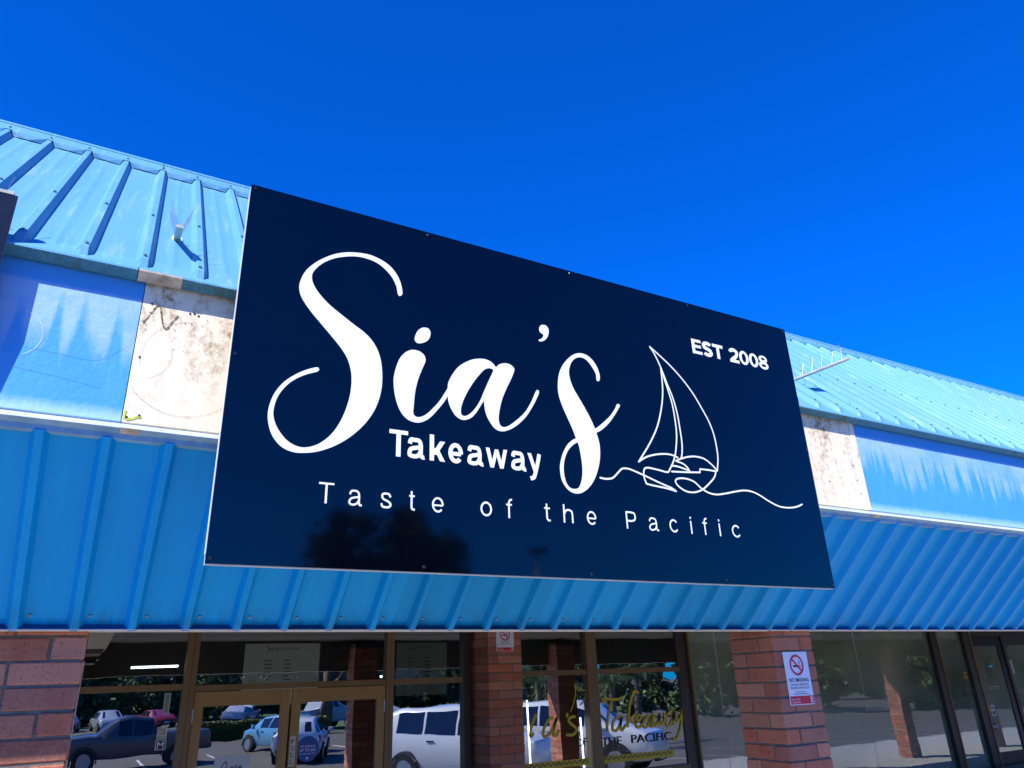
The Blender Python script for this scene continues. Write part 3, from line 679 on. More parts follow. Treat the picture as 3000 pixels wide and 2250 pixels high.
# left shop window
def bars(items):
    mb = MB()
    for b in items: mb.box(*b)
    return mb
w = bars([(.852, .905, GY-.055, GY+.055, 0, TOP)]).build('shopfront_window', 'bronze_frame', bld, bevel=.002)
bars([(-2.6, -2.54, GY-.05, GY+.05, 0, TOP)]).build('jamb', 'bronze_frame', w, bevel=.002)
bars([(-2.538, .850, GY-.045, GY+.05, z(.018), z(.072))]).build('transom', 'bronze_frame', w, bevel=.002)
bars([(-2.538, .850, GY-.045, GY+.05, 0.02, .10)]).build('sill', 'bronze_frame', w, bevel=.002)
pane(w, -2.538, .850, GY, z(.073), TOP-.02); pane(w, -2.538, .850, GY, .101, z(.017))
# double doors with top light
dw = bars([(.907, .952, GY-.055, GY+.055, 0, TOP)]).build('entrance_frame', 'bronze_frame', bld, bevel=.002)
bars([(2.752, 2.79, GY-.055, GY+.055, 0, TOP)]).build('jamb', 'bronze_frame', dw, bevel=.002)
bars([(.953, 2.751, GY-.05, GY+.05, z(.004), z(.056))]).build('transom', 'bronze_frame', dw, bevel=.002)
pane(dw, .953, 2.751, GY, z(.057), TOP-.02, name='top_light')
for a, b, hx in ((.956, 1.806, .956), (1.824, 2.748, 2.74)):
    d = bars([(a, a+.085, GY-.04, GY+.01, .03, z(.0))]).build('shop_door', 'door_bronze', bld, bevel=.003)
    bars([(b-.085, b, GY-.04, GY+.01, .03, z(.0))]).build('stile', 'door_bronze', d, bevel=.003)
    bars([(a+.0855, b-.0855, GY-.038, GY+.008, z(-.125), z(-.001))]).build('top_rail', 'door_bronze', d, bevel=.003)
    bars([(a+.0855, b-.0855, GY-.038, GY+.008, .03, .33)]).build('bottom_rail', 'door_bronze', d, bevel=.003)
    pane(d, a+.0855, b-.0855, GY-.02, .331, z(-.126))
    hb = MB().tube([(hx, GY-.048, z(-.14)), (hx, GY-.048, z(-.25))], .007, 8); hb.build('hinge', 'frame_alu', d)
    hb = MB(); hh = a+.70 if hx < 1.5 else a+.12
    hb.tube([(hh, GY-.042, .95), (hh, GY-.085, .97), (hh, GY-.085, 1.25), (hh, GY-.042, 1.27)], .012, 8); hb.build('pull_handle', 'steel', d, smooth=True)
# sidelight by the pier
sl_ = bars([(2.792, 2.832, GY-.055, GY+.055, 0, TOP)]).build('shopfront_window', 'bronze_frame', bld, bevel=.002)
bars([(3.615, 3.70, GY-.05, GY+.05, 0, TOP)]).build('jamb', 'dark_frame', sl_, bevel=.002)
bars([(2.833, 3.614, GY-.045, GY+.05, z(-.002), z(.055))]).build('transom', 'bronze_frame', sl_, bevel=.002)
pane(sl_, 2.833, 3.614, GY, z(.056), TOP-.02); pane(sl_, 2.833, 3.614, GY, .02, z(-.003))
# window right of the pier
w2 = bars([(5.215, 5.36, GY-.06, GY+.06, 0, TOP)]).build('shopfront_window', 'bronze_frame', bld, bevel=.002)
bars([(4.17, 4.215, GY-.05, GY+.05, 0, TOP)]).build('jamb', 'bronze_frame', w2, bevel=.002)
bars([(6.634, 6.80, GY-.02, GY+.60, 0, TOP)]).build('jamb', 'dark_frame', w2, bevel=.002)
bars([(6.802, 6.83, GY-.06, GY+.60, 0, TOP)]).build('jamb', 'bronze_frame', w2, bevel=.002)
for a, b in ((4.216, 5.214), (5.361, 6.632)):
    bars([(a, b, GY-.045, GY+.05, z(.035), z(.092))]).build('transom', 'bronze_frame', w2, bevel=.002)
    pane(w2, a, b, GY, z(.093), TOP-.02); pane(w2, a, b, GY, 1.10, z(.034))
    bars([(a, b, GY-.05, GY+.05, 1.02, 1.099)]).build('sill', 'bronze_frame', w2, bevel=.002)
    bars([(a, b, GY-.03, GY+.05, 0, 1.019)]).build('stall_board', 'dark_frame', w2, bevel=.002)
# right shop: film-coated glazing
HY = 8.2
r1 = bars([(12.90, 13.05, HY-.07, HY+.07, 0, TOP)]).build('shopfront_window', 'dark_frame', bld, bevel=.002)
bars([(13.052, 13.09, HY-.08, HY+.07, 0, TOP)]).build('mullion', 'bronze_frame', r1, bevel=.002)
bars([(6.832, 6.90, HY-.05, HY+.05, 0, TOP)]).build('jamb', 'dark_frame', r1, bevel=.002)
for a, b in ((6.901, 7.898), (7.906, 10.936), (10.944, 12.899)): pane(r1, a, b, HY, .25, TOP-.02, 'film_glass')
for jx in (7.902, 10.940):
    mb = MB().box(jx-.0035, jx+.0035, HY-.001, HY+.007, .25, TOP-.02); mb.build('silicone_joint', 'silicone', r1)
bars([(6.901, 12.899, HY-.05, HY+.05, 0, .249)]).build('sill', 'dark_frame', r1, bevel=.002)
r2 = bars([(13.86, 14.04, HY-.07, HY+.07, 0, TOP)]).build('shopfront_window', 'dark_frame', bld, bevel=.002)
bars([(14.042, 14.09, HY-.08, HY+.07, 0, TOP)]).build('mullion', 'bronze_frame', r2, bevel=.002)
bars([(14.092, 20, HY-.06, HY+.06, z(.46), TOP)]).build('head', 'dark_frame', r2, bevel=.002)
pane(r2, 13.091, 13.859, HY, .35, TOP-.02, 'film_glass')
bars([(13.091, 13.859, HY-.05, HY+.05, .2, .349)]).build('sill', 'dark_frame', r2, bevel=.002)
pd = bars([(14.115, 14.145, HY-.04, HY+.02, .46, z(.455))]).build('private_door', 'navy_door', bld, bevel=.003)
bars([(14.93, 15.08, HY-.04, HY+.02, .46, z(.455))]).build('stile', 'navy_door', pd, bevel=.003)
bars([(14.146, 14.929, HY-.038, HY+.018, z(.292), z(.454))]).build('top_rail', 'navy_door', pd, bevel=.003)
kp = bars([(14.146, 14.929, HY-.038, HY+.018, .46, .66)]).build('kick_panel', 'dark_frame', pd, bevel=.003)
pane(pd, 14.146, 14.929, HY-.02, .661, z(.291), 'film_glass')
r3 = bars([(15.082, 15.17, HY-.06, HY+.06, .3, z(.458))]).build('shopfront_window', 'dark_frame', bld, bevel=.002)
bars([(15.171, 20, HY-.05, HY+.05, z(.30), z(.458))]).build('transom', 'dark_frame', r3, bevel=.002)
bars([(15.171, 20, HY-.05, HY+.05, .3, .55)]).build('sill', 'dark_frame', r3, bevel=.002)
pane(r3, 15.172, 20, HY, .551, z(.299), 'film_glass')
bars([(20, BX1, HY-.1, HY+.1, 0, TOP)]).build('side_wall', 'brick', bld)
# interiors
mb = MB().box(BX0, 6.66, 12.0, 12.1, 0, 2.9).box(BX0, 6.66, GY+.1, 12, 2.86, 2.9).box(-4.45, -4.4, GY+.1, 12, 0, 2.85)
mb.build('takeaway_interior', 'interior_dark', bld)
mb = MB().box(BX0, 6.66, GY+.09, 12, -.05, .01); mb.build('interior_floor', 'interior_floor', bld)
mb = MB().box(6.86, 20, 9.6, 9.7, 0, 2.9).box(6.86, 20, HY+.1, 9.59, 2.82, 2.9).box(6.86, 20, HY+.1, 9.59, .1, .2)
mb.build('partition_wall', 'interior_grey', bld)
mb = MB().box(BX0, 3.6, 7.9, 7.97, z(.455), z(.492)); mb.build('bulkhead_strip', 'beige_plastic', bld)
mb = MB()
for a, b in ((4.3, 5.3), (5.45, 6.6)):
    k = a
    while k < b:
        mb.add([(k, 8.0, z(.06)), (k+.085, 8.02, z(.06)), (k+.085, 8.02, z(.62)), (k, 8.0, z(.62))], [(0, 1, 2, 3)]); k += .09
bl = mb.build('vertical_blinds', 'blind_grey', recalc=False)
tag(bl, 'grey vertical blinds behind the upper panes right of the brick pier', 'blinds')

# ---------------------------------------------------------------- main sign
SX0, SX1, SZ0, SZ1, SGY = .3009, 3.2989, .3773+ZC, 1.8438+ZC, 2.52
sg = thing('shop_sign', (1.8, 2.56, SZ0), 'big navy sign reading Sia\'s Takeaway Taste of the Pacific with sailing boat', 'sign')
mb = MB().box(SX0, SX1, SGY, SGY+.004, SZ0, SZ1); mb.build('face_panel', 'sign_navy', sg)
mb = MB().box(SX0+.001, SX1-.001, SGY+.0042, SGY+.030, SZ0-.0022, SZ0+.03).box(SX0+.001, SX1-.001, SGY+.0042, SGY+.030, SZ1-.03, SZ1-.0005)
mb.box(SX0-.0015, SX0+.028, SGY+.0042, SGY+.0302, SZ0+.0302, SZ1-.0302).box(SX1-.028, SX1+.0008, SGY+.0042, SGY+.0302, SZ0+.0302, SZ1-.0302)
mb.box(1.2, 1.25, SGY+.0044, SGY+.0302, SZ0+.0302, SZ1-.0302).box(2.3, 2.35, SGY+.0044, SGY+.0302, SZ0+.0302, SZ1-.0302)
mb.build('frame', 'frame_alu', sg)
for bx_ in (.9, 2.7):
    for bz in (1.0+ZC, 1.3+ZC):
        MB().box(bx_, bx_+.04, SGY+.031, FY-.001, bz, bz+.04).build('bracket', 'frame_alu', sg)
LY = SGY-.0012
def art(name, loops):
    mb = MB()
    for i, lp in enumerate(loops):
        vs, fs = outline_mesh([[(p.x, p.y) for p in rr([(q[0], q[1], 0) for q in l], 4, True)] if sm_ else l for l, sm_ in lp], SX0, LY, SZ0, .001)
        mb.add(vs, fs)
    return mb.build(name, 'vinyl_white', sg, recalc=False)
art('letter_S', [[(S_OUT, True)]])
def sharp(loop, corners, n=4):           # smooth a loop but keep the listed corners
    idx = [i for i, p in enumerate(loop) if p in corners]
    if not idx: return [(p.x, p.y) for p in rr([(q[0], q[1], 0) for q in loop], n, True)]
    out = []
    for a, b in zip(idx, idx[1:]+[idx[0]+len(loop)]):
        seg_ = [loop[k % len(loop)] for k in range(a, b+1)]
        out += [(p.x, p.y) for p in rr([(q[0], q[1], 0) for q in seg_], n)][:-1]
    return out
cor = [IA_OUT[17], IA_OUT[26], IA_OUT[58], IA_OUT[67]]
art('letters_ia', [[(sharp(IA_OUT, cor), False), (sharp(A_HOLE, [A_HOLE[0]]), False)]])
art('letter_i_dot', [[(I_DOT, True)]])
art('apostrophe', [[(APOS, True)]])
cs = [SS_OUT[17], SS_OUT[34], SS_OUT[46]]
art('letter_s', [[(sharp(SS_OUT, cs), False), (sharp(SS_HOLE, [SS_HOLE[0]]), False)]])
mb = MB()
for i, s_ in enumerate(BOAT):
    vs, fs = ribbon(s_, 8.2, len(s_) > 2, cap=True); flat(mb, vs, fs, SX0, LY-.00025*i, SZ0, .001)
mb.build('sailing_boat_drawing', 'vinyl_white', sg, recalc=False)
# sans letters drawn as strokes (Helvetica-like)
def ell(cx, cy, rx, ry, a0, a1, n=22): return [(cx+rx*math.cos(R(a0+(a1-a0)*k/n)), cy+ry*math.sin(R(a0+(a1-a0)*k/n))) for k in range(n+1)]
def leg(xa, ya, xb, yb, w):              # slanted leg with level ends, w measured across
    dx, dy = xb-xa, yb-ya; hw = w/2*math.hypot(dx, dy)/abs(dy)
    return ('P', [(xa-hw, ya), (xa+hw, ya), (xb+hw, yb), (xb-hw, yb)])
def glyph(ch, W, C, w, xr=.775):
    h = w/2; X = C*xr
    if ch == 'T': return [('L', [(0, C-h*.9), (W, C-h*.9)], .88), ('L', [(W/2, C-w*.7), (W/2, 0)])]
    if ch == 'E': return [('L', [(h, 0), (h, C)]), ('L', [(w*.8, C-h*.8), (W*.96, C-h*.8)], .8), ('L', [(w*.8, C*.52), (W*.92, C*.52)], .8), ('L', [(w*.8, h*.8), (W, h*.8)], .8)]
    if ch == 'a': return [('S', [(W*.04+h*.7, X*.70), (W*.2, X*.9), (W*.44, X-h*.85), (W*.68, X*.88), (W*.78, X*.66), (W*.78, X*.28), (W*.82, h*1.25), (W*.92, h*.8), (W, h*.9)], .92),
                          ('S', [(W*.78, X*.57), (W*.52, X*.53), (W*.2, X*.44), (h*.9, X*.24), (W*.16, h*1.25), (W*.38, h*.9), (W*.62, X*.15), (W*.78, X*.36)], .9)]
    if ch == 'k': return [('L', [(h, 0), (h, C)]), leg(W-h*1.15, X, h+W*.14, X*.30, w), leg(W*.40, X*.62, W-h*1.2, 0, w)]
    if ch == 'e': return [('L', [(h*1.6, X*.47), (W-h, X*.47)], .85), ('S', ell(W/2, X/2, W/2-h, X/2-h*.85, -4, 318), .95)]
    if ch == 'w': return [leg(h*1.0, X, W*.285, 0, w*.9), leg(W*.285, 0, W*.5, X*.96, w*.82), leg(W*.5, X*.96, W*.715, 0, w*.82), leg(W*.715, 0, W-h*1.0, X, w*.9)]
    if ch == 'y': return [leg(h*1.05, X, W*.54, C*.02, w*.92), ('S', [(W-h*1.0, X), (W*.70, X*.45), (W*.52, -C*.02), (W*.40, -C*.20), (W*.16, -C*.265)], .95)]
    if ch == 's': return [('S', [(W-h*1.1, X*.72), (W*.76, X-h*1.45), (W*.5, X-h*.85), (W*.2, X-h*1.6), (W*.06+h, X*.72), (W*.3, X*.565), (W*.68, X*.445), (W-h, X*.27), (W*.8, h*1.55), (W*.5, h*.85), (W*.18, h*1.6), (h*.9, X*.29)])]
    if ch == 't': return [('S', [(W*.42, C*.97), (W*.42, X*.6), (W*.43, X*.25), (W*.56, h*1.3), (W*.8, h*.9), (W, h)]), ('L', [(0, X-h), (W*.95, X-h)], .9)]
    if ch == 'f': return [('S', [(W*.46, 0), (W*.46, X*.6), (W*.46, C*.80), (W*.6, C*.95), (W*.85, C*1.0), (W, C*.99)]), ('L', [(0, X-h), (W*.96, X-h)], .9)]
    if ch == 'o': return [('C', ell(W/2, X/2, W/2-h, X/2-h*.9, 0, 360, 26))]
    if ch == 'c': return [('S', ell(W/2, X/2, W/2-h, X/2-h*.9, 38, 322))]
    if ch == 'h': return [('L', [(h, 0), (h, C*1.03)]), ('S', [(h*1.2, X*.62), (W*.28, X*.88), (W*.56, X-h*.9), (W*.84, X*.86), (W-h, X*.62), (W-h, X*.3), (W-h, 0)])]
    if ch == 'i': return [('L', [(W/2, 0), (W/2, X)]), ('L', [(W/2, C*.90), (W/2, C*1.03)])]
    if ch == 'P': return [('L', [(h, 0), (h, C)]), ('S', [(h*1.6, C-h*.9), (W*.55, C-h*.9), (W*.86, C*.90), (W-h, C*.72), (W*.86, C*.54), (W*.55, C*.46), (h*1.6, C*.46)])]
    if ch == 'S': return [('L', ell(W/2, C*.735, W/2-h, C*.265-h*.8, 22, 180, 16)+[(h*1.25, C*.66), (W*.24, C*.575), (W*.5, C*.51), (W*.76, C*.425), (W-h*1.25, C*.34)]+ell(W/2, C*.265, W/2-h, C*.265-h*.8, 0, -158, 16))]
    if ch == '2': return [('L', ell(W/2, C*.70, W/2-h, C*.30-h*.8, 172, -22, 18)+[(W*.74, C*.48), (W*.52, C*.33), (W*.28, C*.2)]), ('P', [(0, 0), (W*.34, 0), (W*.47, C*.24), (W*.22, C*.34)]), ('L', [(W*.05, h*.85), (W, h*.85)], .85)]
    if ch == '0': return [('O', [ell(W/2, C/2, W/2, C/2, 0, 354, 30), ell(W/2, C/2, W/2-w*.95, C/2-w*.72, 0, 354, 30)])]
    if ch == '8': return [('O', [ell(W/2, C*.74, W*.46, C*.26, 0, 352, 24), ell(W/2, C*.76, W*.46-w*.9, C*.26-w*.68, 0, 352, 24)]), ('O', [ell(W/2, C*.29, W/2, C*.29, 0, 352, 24), ell(W/2, C*.275, W/2-w*.92, C*.28-w*.72, 0, 352, 24)])]
def word(letters, base, C, w):
    for ch, u0, u1, _, _ in letters:
        mb = MB(); k = 0
        for st_ in glyph(ch, u1-u0, C, w):
            ww = w*(st_[2] if len(st_) > 2 else 1)
            if st_[0] == 'O':
                vs, fs = outline_mesh(st_[1], 0, 0, 0, 1.0); vs = [(p[0], p[2]) for p in vs]
            elif st_[0] == 'P': vs, fs = st_[1], [(0, 1, 2, 3)]
            else: vs, fs = ribbon(st_[1], ww, st_[0] == 'S')
            flat(mb, [(p[0]+u0, p[1]+base) for p in vs], fs, SX0, LY-.00022*k, SZ0, .001); k += 1
        mb.build('letter_'+ch if ch.isalpha() else 'digit', 'vinyl_white', sg, recalc=False)
word(TAKE, 425, 106, 18.5)
word(TASTE, 223, 75, 7.8)
word(OFTHE, 224, 75, 7.8)
word(PAC, 220, 77, 7.8)
word(EST, 1170, 84, 20.5)
for u, v in ((18, 1450), (750, 1450), (1495, 1450), (2251, 1450), (2980, 1450), (16, 735), (2986, 733), (15, 16), (749, 18), (1495, 18), (2251, 18), (2985, 16)):
    MB().tube([(SX0+u*.001, SGY+.001, SZ0+v*.001), (SX0+u*.001, SGY-.004, SZ0+v*.001), (SX0+u*.001, SGY-.0055, SZ0+v*.001)], .0075, 10, r1=.004).build('screw', 'dark_screw', sg)

# neighbouring sign at the left edge
ls = thing('neighbour_sign', (-1.2, 2.6, 1.0+ZC), 'dark charcoal sign at the left edge, only its upper right corner in view', 'sign')
ez = 1.20  # right edge slants below this, out of view, shaped to throw a slanting shadow
prof = [(-2.3, .95+ZC), (-.470, .95+ZC), (-.427, ez+ZC), (-.427, 1.583+ZC), (-2.3, 1.583+ZC)]
mb = MB().prism_y(prof, 2.58, 2.584); mb.build('face_panel', 'sign_charcoal', ls)
prof = [(-2.298, .951+ZC), (-.472, .951+ZC), (-.429, ez+ZC), (-.429, 1.582+ZC), (-2.298, 1.582+ZC)]
mb = MB().prism_y(prof, 2.5842, 2.598); mb.build('frame', 'frame_alu', ls)
for bx_ in (-1.9, -.8): MB().box(bx_, bx_+.04, 2.599, FY-.001, 1.1+ZC, 1.14+ZC).build('bracket', 'frame_alu', ls)

# bird spikes
def spikes(label, base, tip, n, L=.105, w=.013, group='bird spike strips on the roof'):
    a, b = Vector(base), Vector(tip); d = (b-a); ln = d.length; d.normalize()
    side = Vector((1, 0, 0)) if abs(d.x) < .5 else Vector((0, 1, 0))
    t_ = thing('bird_spike_strip', a, label, 'bird spikes', group)
    nrm = Vector((0, 0, 1)); h = .012
    q = lambda s, o, v: a+d*s+side*o+nrm*v
    mb = MB(); mb.add([q(s, o, v) for s in (0, ln) for o, v in ((-w, 0), (w, 0), (w, h), (-w, h))], [(0, 1, 2, 3), (7, 6, 5, 4), (0, 4, 5, 1), (1, 5, 6, 2), (2, 6, 7, 3), (3, 7, 4, 0)])
    mb.build('base_strip', 'bracket_plastic', t_)
    for i in range(n):
        s = ln*(i+.5)/n; sg_ = 1 if i % 2 else -1
        e = q(s, sg_*.008, h); f = e+nrm*L+side*sg_*L*.33+d*random.uniform(-.01, .01)
        MB().tube([e, f], .0013, 5).build('spike', 'steel', t_)
    return t_
# one stands out from the roof between the two signs, one right of the big sign, one along the neighbour's top edge
sp1 = spikes('bird spike strip on a bracket standing out of the roof left of the big sign', (.085, 2.99, 1.80+ZC), (.079, 2.66, 1.66+ZC), 9, L=.10)
MB().tube([(.085, 2.985, 1.805+ZC), (.085, 3.005, 1.80+ZC)], .022, 14).build('silicone_dab', 'silicone', sp1)
sp2 = spikes('bird spike strip on a bracket standing out of the roof right of the big sign', (3.905, 2.98, 1.80+ZC), (3.90, 2.555, 1.782+ZC), 11, L=.10)
MB().tube([(3.905, 2.985, 1.80+ZC), (3.905, 3.0, 1.795+ZC)], .022, 14).build('silicone_dab', 'silicone', sp2)
spikes('bird spike strip along the top edge of the charcoal sign', (-2.2, 2.59, 1.584+ZC), (-.44, 2.59, 1.584+ZC), 34, L=.09, w=.012)
# ---------------------------------------------------------------- small signs and stickers
def plate(name, label, cat, x0, x1, z0_, z1_, y, mats, th=.003, group=None):
    o = thing(name, ((x0+x1)/2, y, z0_+ZC), label, cat, group)
    MB().box(x0, x1, y-th, y, z0_+ZC, z1_+ZC).build('backing', mats, o)
    return o
def nosmoke(x0, x1, zb, zt, y, label, big):
    o = plate('no_smoking_sign', label, 'sign', x0, x1, zb, zt, y, 'sign_white')
    H = zt-zb; W = x1-x0; cx = (x0+x1)/2; f = y-.0042
    zz = lambda u: zb+H*u+ZC
    def lay(nm, mat, fn):
        mb = MB(); fn(mb); mb.build(nm, mat, o, recalc=False)
    r = W*.255; cz = zz(.745)
    def ring(mb):
        vs, fs = ribbon([(cx+r*math.cos(R(a)), cz+r*math.sin(R(a))) for a in range(0, 361, 12)], W*.06, False); mb.add([(p[0], f-.0006, p[1]) for p in vs], fs)
        c_ = .7071*r; vs, fs = ribbon([(cx-c_, cz+c_), (cx+c_, cz-c_)], W*.055, False); mb.add([(p[0], f-.0008, p[1]) for p in vs], fs)
    def cig(mb):
        mb.add([(cx-r*.62, f, cz-r*.22), (cx+r*.35, f, cz-r*.22), (cx+r*.35, f, cz-r*.02), (cx-r*.62, f, cz-r*.02)], [(0, 1, 2, 3)])
        for a in (.42, .56): mb.add([(cx+r*a, f, cz-r*.22), (cx+r*(a+.08), f, cz-r*.22), (cx+r*(a+.08), f, cz-r*.02), (cx+r*a, f, cz-r*.02)], [(0, 1, 2, 3)])
        vs, fs = ribbon([(cx+r*.5, cz+r*.08), (cx+r*.42, cz+r*.22), (cx+r*.52, cz+r*.36), (cx+r*.36, cz+r*.5)], W*.02); mb.add([(p[0], f, p[1]) for p in vs], fs)
    lay('cigarette_symbol', 'black_print', cig); lay('prohibition_ring', 'red_print', ring)
    def words(mb):
        if big:
            text_fit(mb, 'NO SMOKING', cx-W*.40, cx+W*.40, zz(.425), zz(.50), f, offset=.012)
            text_fit(mb, 'WITHIN 5 METRES OF', cx-W*.37, cx+W*.37, zz(.355), zz(.395), f)
            text_fit(mb, 'BUILDING ENTRANCES', cx-W*.39, cx+W*.39, zz(.295), zz(.335), f)
            text_fit(mb, 'PENALTIES APPLY', cx-W*.21, cx+W*.21, zz(.225), zz(.25), f)
            mb.add([(cx-W*.32, f, zz(.195)), (cx+W*.32, f, zz(.195)), (cx+W*.32, f, zz(.205)), (cx-W*.32, f, zz(.205))], [(0, 1, 2, 3)])
        else:
            for k, (a, u) in enumerate(((.21, .43), (.26, .365), (.32, .295))):
                text_fit(mb, ('SMOKING IS', 'PROHIBITED HERE', 'AND PENALTIES APPLY')[k], cx-W*a, cx+W*a, zz(u), zz(u+.04), f)
    lay('printed_words', 'black_print', words)
    def foot(mb): mb.add([(x0+W*.02, f, zz(.015)), (x1-W*.02, f, zz(.015)), (x1-W*.02, f, zz(.165)), (x0+W*.02, f, zz(.165))], [(0, 1, 2, 3)])
    lay('red_footer', 'red_print', foot)
    def crest(mb):
        text_fit(mb, 'Queensland', x0+W*.07, x0+W*.40, zz(.085), zz(.125), f-.0004); text_fit(mb, 'Government', x0+W*.07, x0+W*.42, zz(.035), zz(.075), f-.0004)
        for q in range(4): mb.add([(x1-W*.16, f-.0004, zz(.035+q*.03)), (x1-W*.06, f-.0004, zz(.035+q*.03)), (x1-W*.075, f-.0004, zz(.055+q*.03)), (x1-W*.145, f-.0004, zz(.055+q*.03))], [(0, 1, 2, 3)])
    lay('footer_print', 'sign_white', crest)
    return o
nosmoke(3.752, 3.962, -.195, .105, 3.329, 'white no smoking sign with red footer on the near right brick pillar', True)
nosmoke(3.861, 4.075, .293, .518, 7.249, 'small no smoking sign on the brick pier between the shop windows', False)
def sticker(name, label, cat, mats, draws, y=GY-.0015):
    xs_ = [p[0] for _, vs, _ in draws for p in vs]; zs_ = [p[1] for _, vs, _ in draws for p in vs]
    o = thing(name, (sum(xs_)/len(xs_), y, min(zs_)+ZC), label, cat)
    for i, (mi, vs, fs) in enumerate(draws):
        mb = MB().add([(p[0], y-.0003*i, p[1]+ZC) for p in vs], fs); mb.build(mats[mi][0], mats[mi][1], o, recalc=False)
    return o
rect = lambda a, b, c_, d_: ([(a, c_), (b, c_), (b, d_), (a, d_)], [(0, 1, 2, 3)])
def txt(body, a, b, c_, d_, off=0.0):
    mb = MB(); text_fit(mb, body, a, b, c_, d_, 0, offset=off); return [(p[0], p[2]) for p in mb.v], mb.f
disc = lambda cx, cz, r, n=28: ([(cx+r*math.cos(2*math.pi*k/n), cz+r*math.sin(2*math.pi*k/n)) for k in range(n)], [tuple(range(n))])
def multi(parts):
    vs, fs = [], []
    for v, f in parts: o = len(vs); vs += list(v); fs += [tuple(i+o for i in q) for q in f]
    return vs, fs
DY = GY-.0425
sticker('pull_label', 'cream vertical PULL label on the stile of the right door', 'label', [('backing', 'cream_label'), ('letters', 'black_print')],
        [(0, *rect(1.832, 1.884, -.662, -.412)), (1, *multi([txt(ch, 1.843, 1.873, zz_, zz_+.042, .01) for ch, zz_ in (('P', -.478), ('U', -.532), ('L', -.588), ('L', -.645))]))], y=DY)
sticker('round_sticker', 'round blue sticker with white words on the right door glass', 'sticker', [('backing', 'blue_print'), ('letters', 'sign_white')],
        [(0, *disc(2.006, -.528, .108)), (1, *multi([txt('GET 20% BACK', 1.935, 2.077, -.515, -.497, .005), txt('UP TO $25', 1.93, 2.082, -.553, -.526, .005), txt('IN TOTAL PER CARD', 1.93, 2.082, -.575, -.563), rect(1.997, 2.013, -.615, -.597)]))], y=GY-.024)
sticker('open_sign', 'white Open sign with black script hanging inside the left door', 'sign', [('backing', 'paper'), ('letters', 'black_print')],
        [(0, *rect(1.187, 1.495, -.76, -.537)), (1, *multi([ribbon(s_, .007) for s_ in ([(1.285, -.585), (1.262, -.60), (1.25, -.64), (1.262, -.672), (1.285, -.662), (1.297, -.62), (1.288, -.588), (1.275, -.58)], [(1.312, -.70), (1.322, -.655), (1.332, -.622), (1.326, -.66), (1.345, -.66), (1.35, -.63), (1.335, -.627)], [(1.36, -.645), (1.383, -.632), (1.375, -.62), (1.358, -.64), (1.368, -.662), (1.392, -.652)], [(1.395, -.665), (1.403, -.622), (1.402, -.655), (1.418, -.624), (1.42, -.66), (1.44, -.65)])]))], y=GY-.024)
sticker('window_sticker', 'cream block letter sticker above the M sticker on the left window', 'sticker', [('backing', 'cream_label'), ('letters', 'black_print')],
        [(0, *rect(.692, .772, -.368, -.272)), (1, *multi([txt('FULL', .70, .764, -.302, -.280, .01), txt('CLIP', .70, .764, -.333, -.310, .01), txt('RADIO', .70, .764, -.360, -.345, .005)]))])
sticker('window_sticker', 'black square sticker with a white letter M on the left window', 'sticker', [('backing', 'sign_white'), ('panel', 'black_print'), ('letters', 'sign_white')],
        [(0, *rect(.691, .774, -.453, -.374)), (1, *rect(.696, .769, -.448, -.379)), (2, *txt('M', .706, .759, -.440, -.388, .012))])
sticker('window_sticker', 'narrow white framed sticker beside the left door jamb', 'sticker', [('backing', 'board_grey'), ('panel', 'interior_grey')], [(0, *rect(.715, .765, -.17, -.0)), (1, *rect(.721, .759, -.164, -.006))])
GG = [[0], [1], [2], [3], [4, 5, 6], [7, 8], [9], [10, 11], [12], [13], [14], [15], [16]]
sticker('window_lettering', 'gold script Sia\'s Takeaway and dark words OF THE PACIFIC painted on window', 'lettering', [('gold_letter', 'gold_vinyl'), ('dark_word', 'black_print'), ('gold_band', 'gold_vinyl'), ('band_zigzag', 'black_print'), ('gold_flag', 'gold_vinyl')],
        [(4 if 4 in g_ else 0, *multi([ribbon(GOLD[i], .030 if i not in (4, 5, 6) else .011) for i in g_])) for g_ in GG]
        + [(1, *txt('OF', 5.04, 5.18, -.715, -.632, .0)), (1, *txt('THE', 5.388, 5.668, -.733, -.645)), (1, *txt('PACIFIC', 5.815, 6.42, -.728, -.64))]
        + [(2, *rect(4.25, 5.195, -.905, -.835)), (2, *rect(5.385, 6.42, -.908, -.835))]
        + [(3, *ribbon([(a+k*.035, -.848 if k % 2 else -.878) for k in range(int((b-a)/.035)+1)], .010, False)) for a, b in ((4.26, 5.19), (5.39, 6.41))], y=GY-.006)
sticker('private_plate', 'grey Private plate on the dark framed door at the right', 'sign', [('backing', 'beige_plastic'), ('rim', 'black_print'), ('letters', 'black_print')],
        [(1, *rect(14.335, 14.69, -.458, -.368)), (0, *rect(14.343, 14.682, -.451, -.375)), (2, *txt('Private', 14.42, 14.61, -.436, -.391, .012))], y=HY-.0225)
sticker('staff_plate', 'grey Staff plate cut by the right edge of the picture', 'sign', [('backing', 'beige_plastic'), ('rim', 'black_print'), ('letters', 'black_print')],
        [(1, *rect(15.262, 15.66, -.545, -.452)), (0, *rect(15.27, 15.652, -.538, -.459)), (2, *txt('Staff Only', 15.31, 15.61, -.522, -.475, .012))], y=HY-.002)
sticker('window_sticker', 'small yellow strip sticker on the narrow pane beside the private door', 'sticker', [('backing', 'yellow_paint'), ('letters', 'black_print')], [(0, *multi([rect(13.72, 13.82, -.238, -.20), rect(13.75, 13.80, -.21, -.15), rect(13.72, 13.83, -.158, -.128)])), (1, *rect(13.768, 13.782, -.205, -.155))], y=HY-.002)
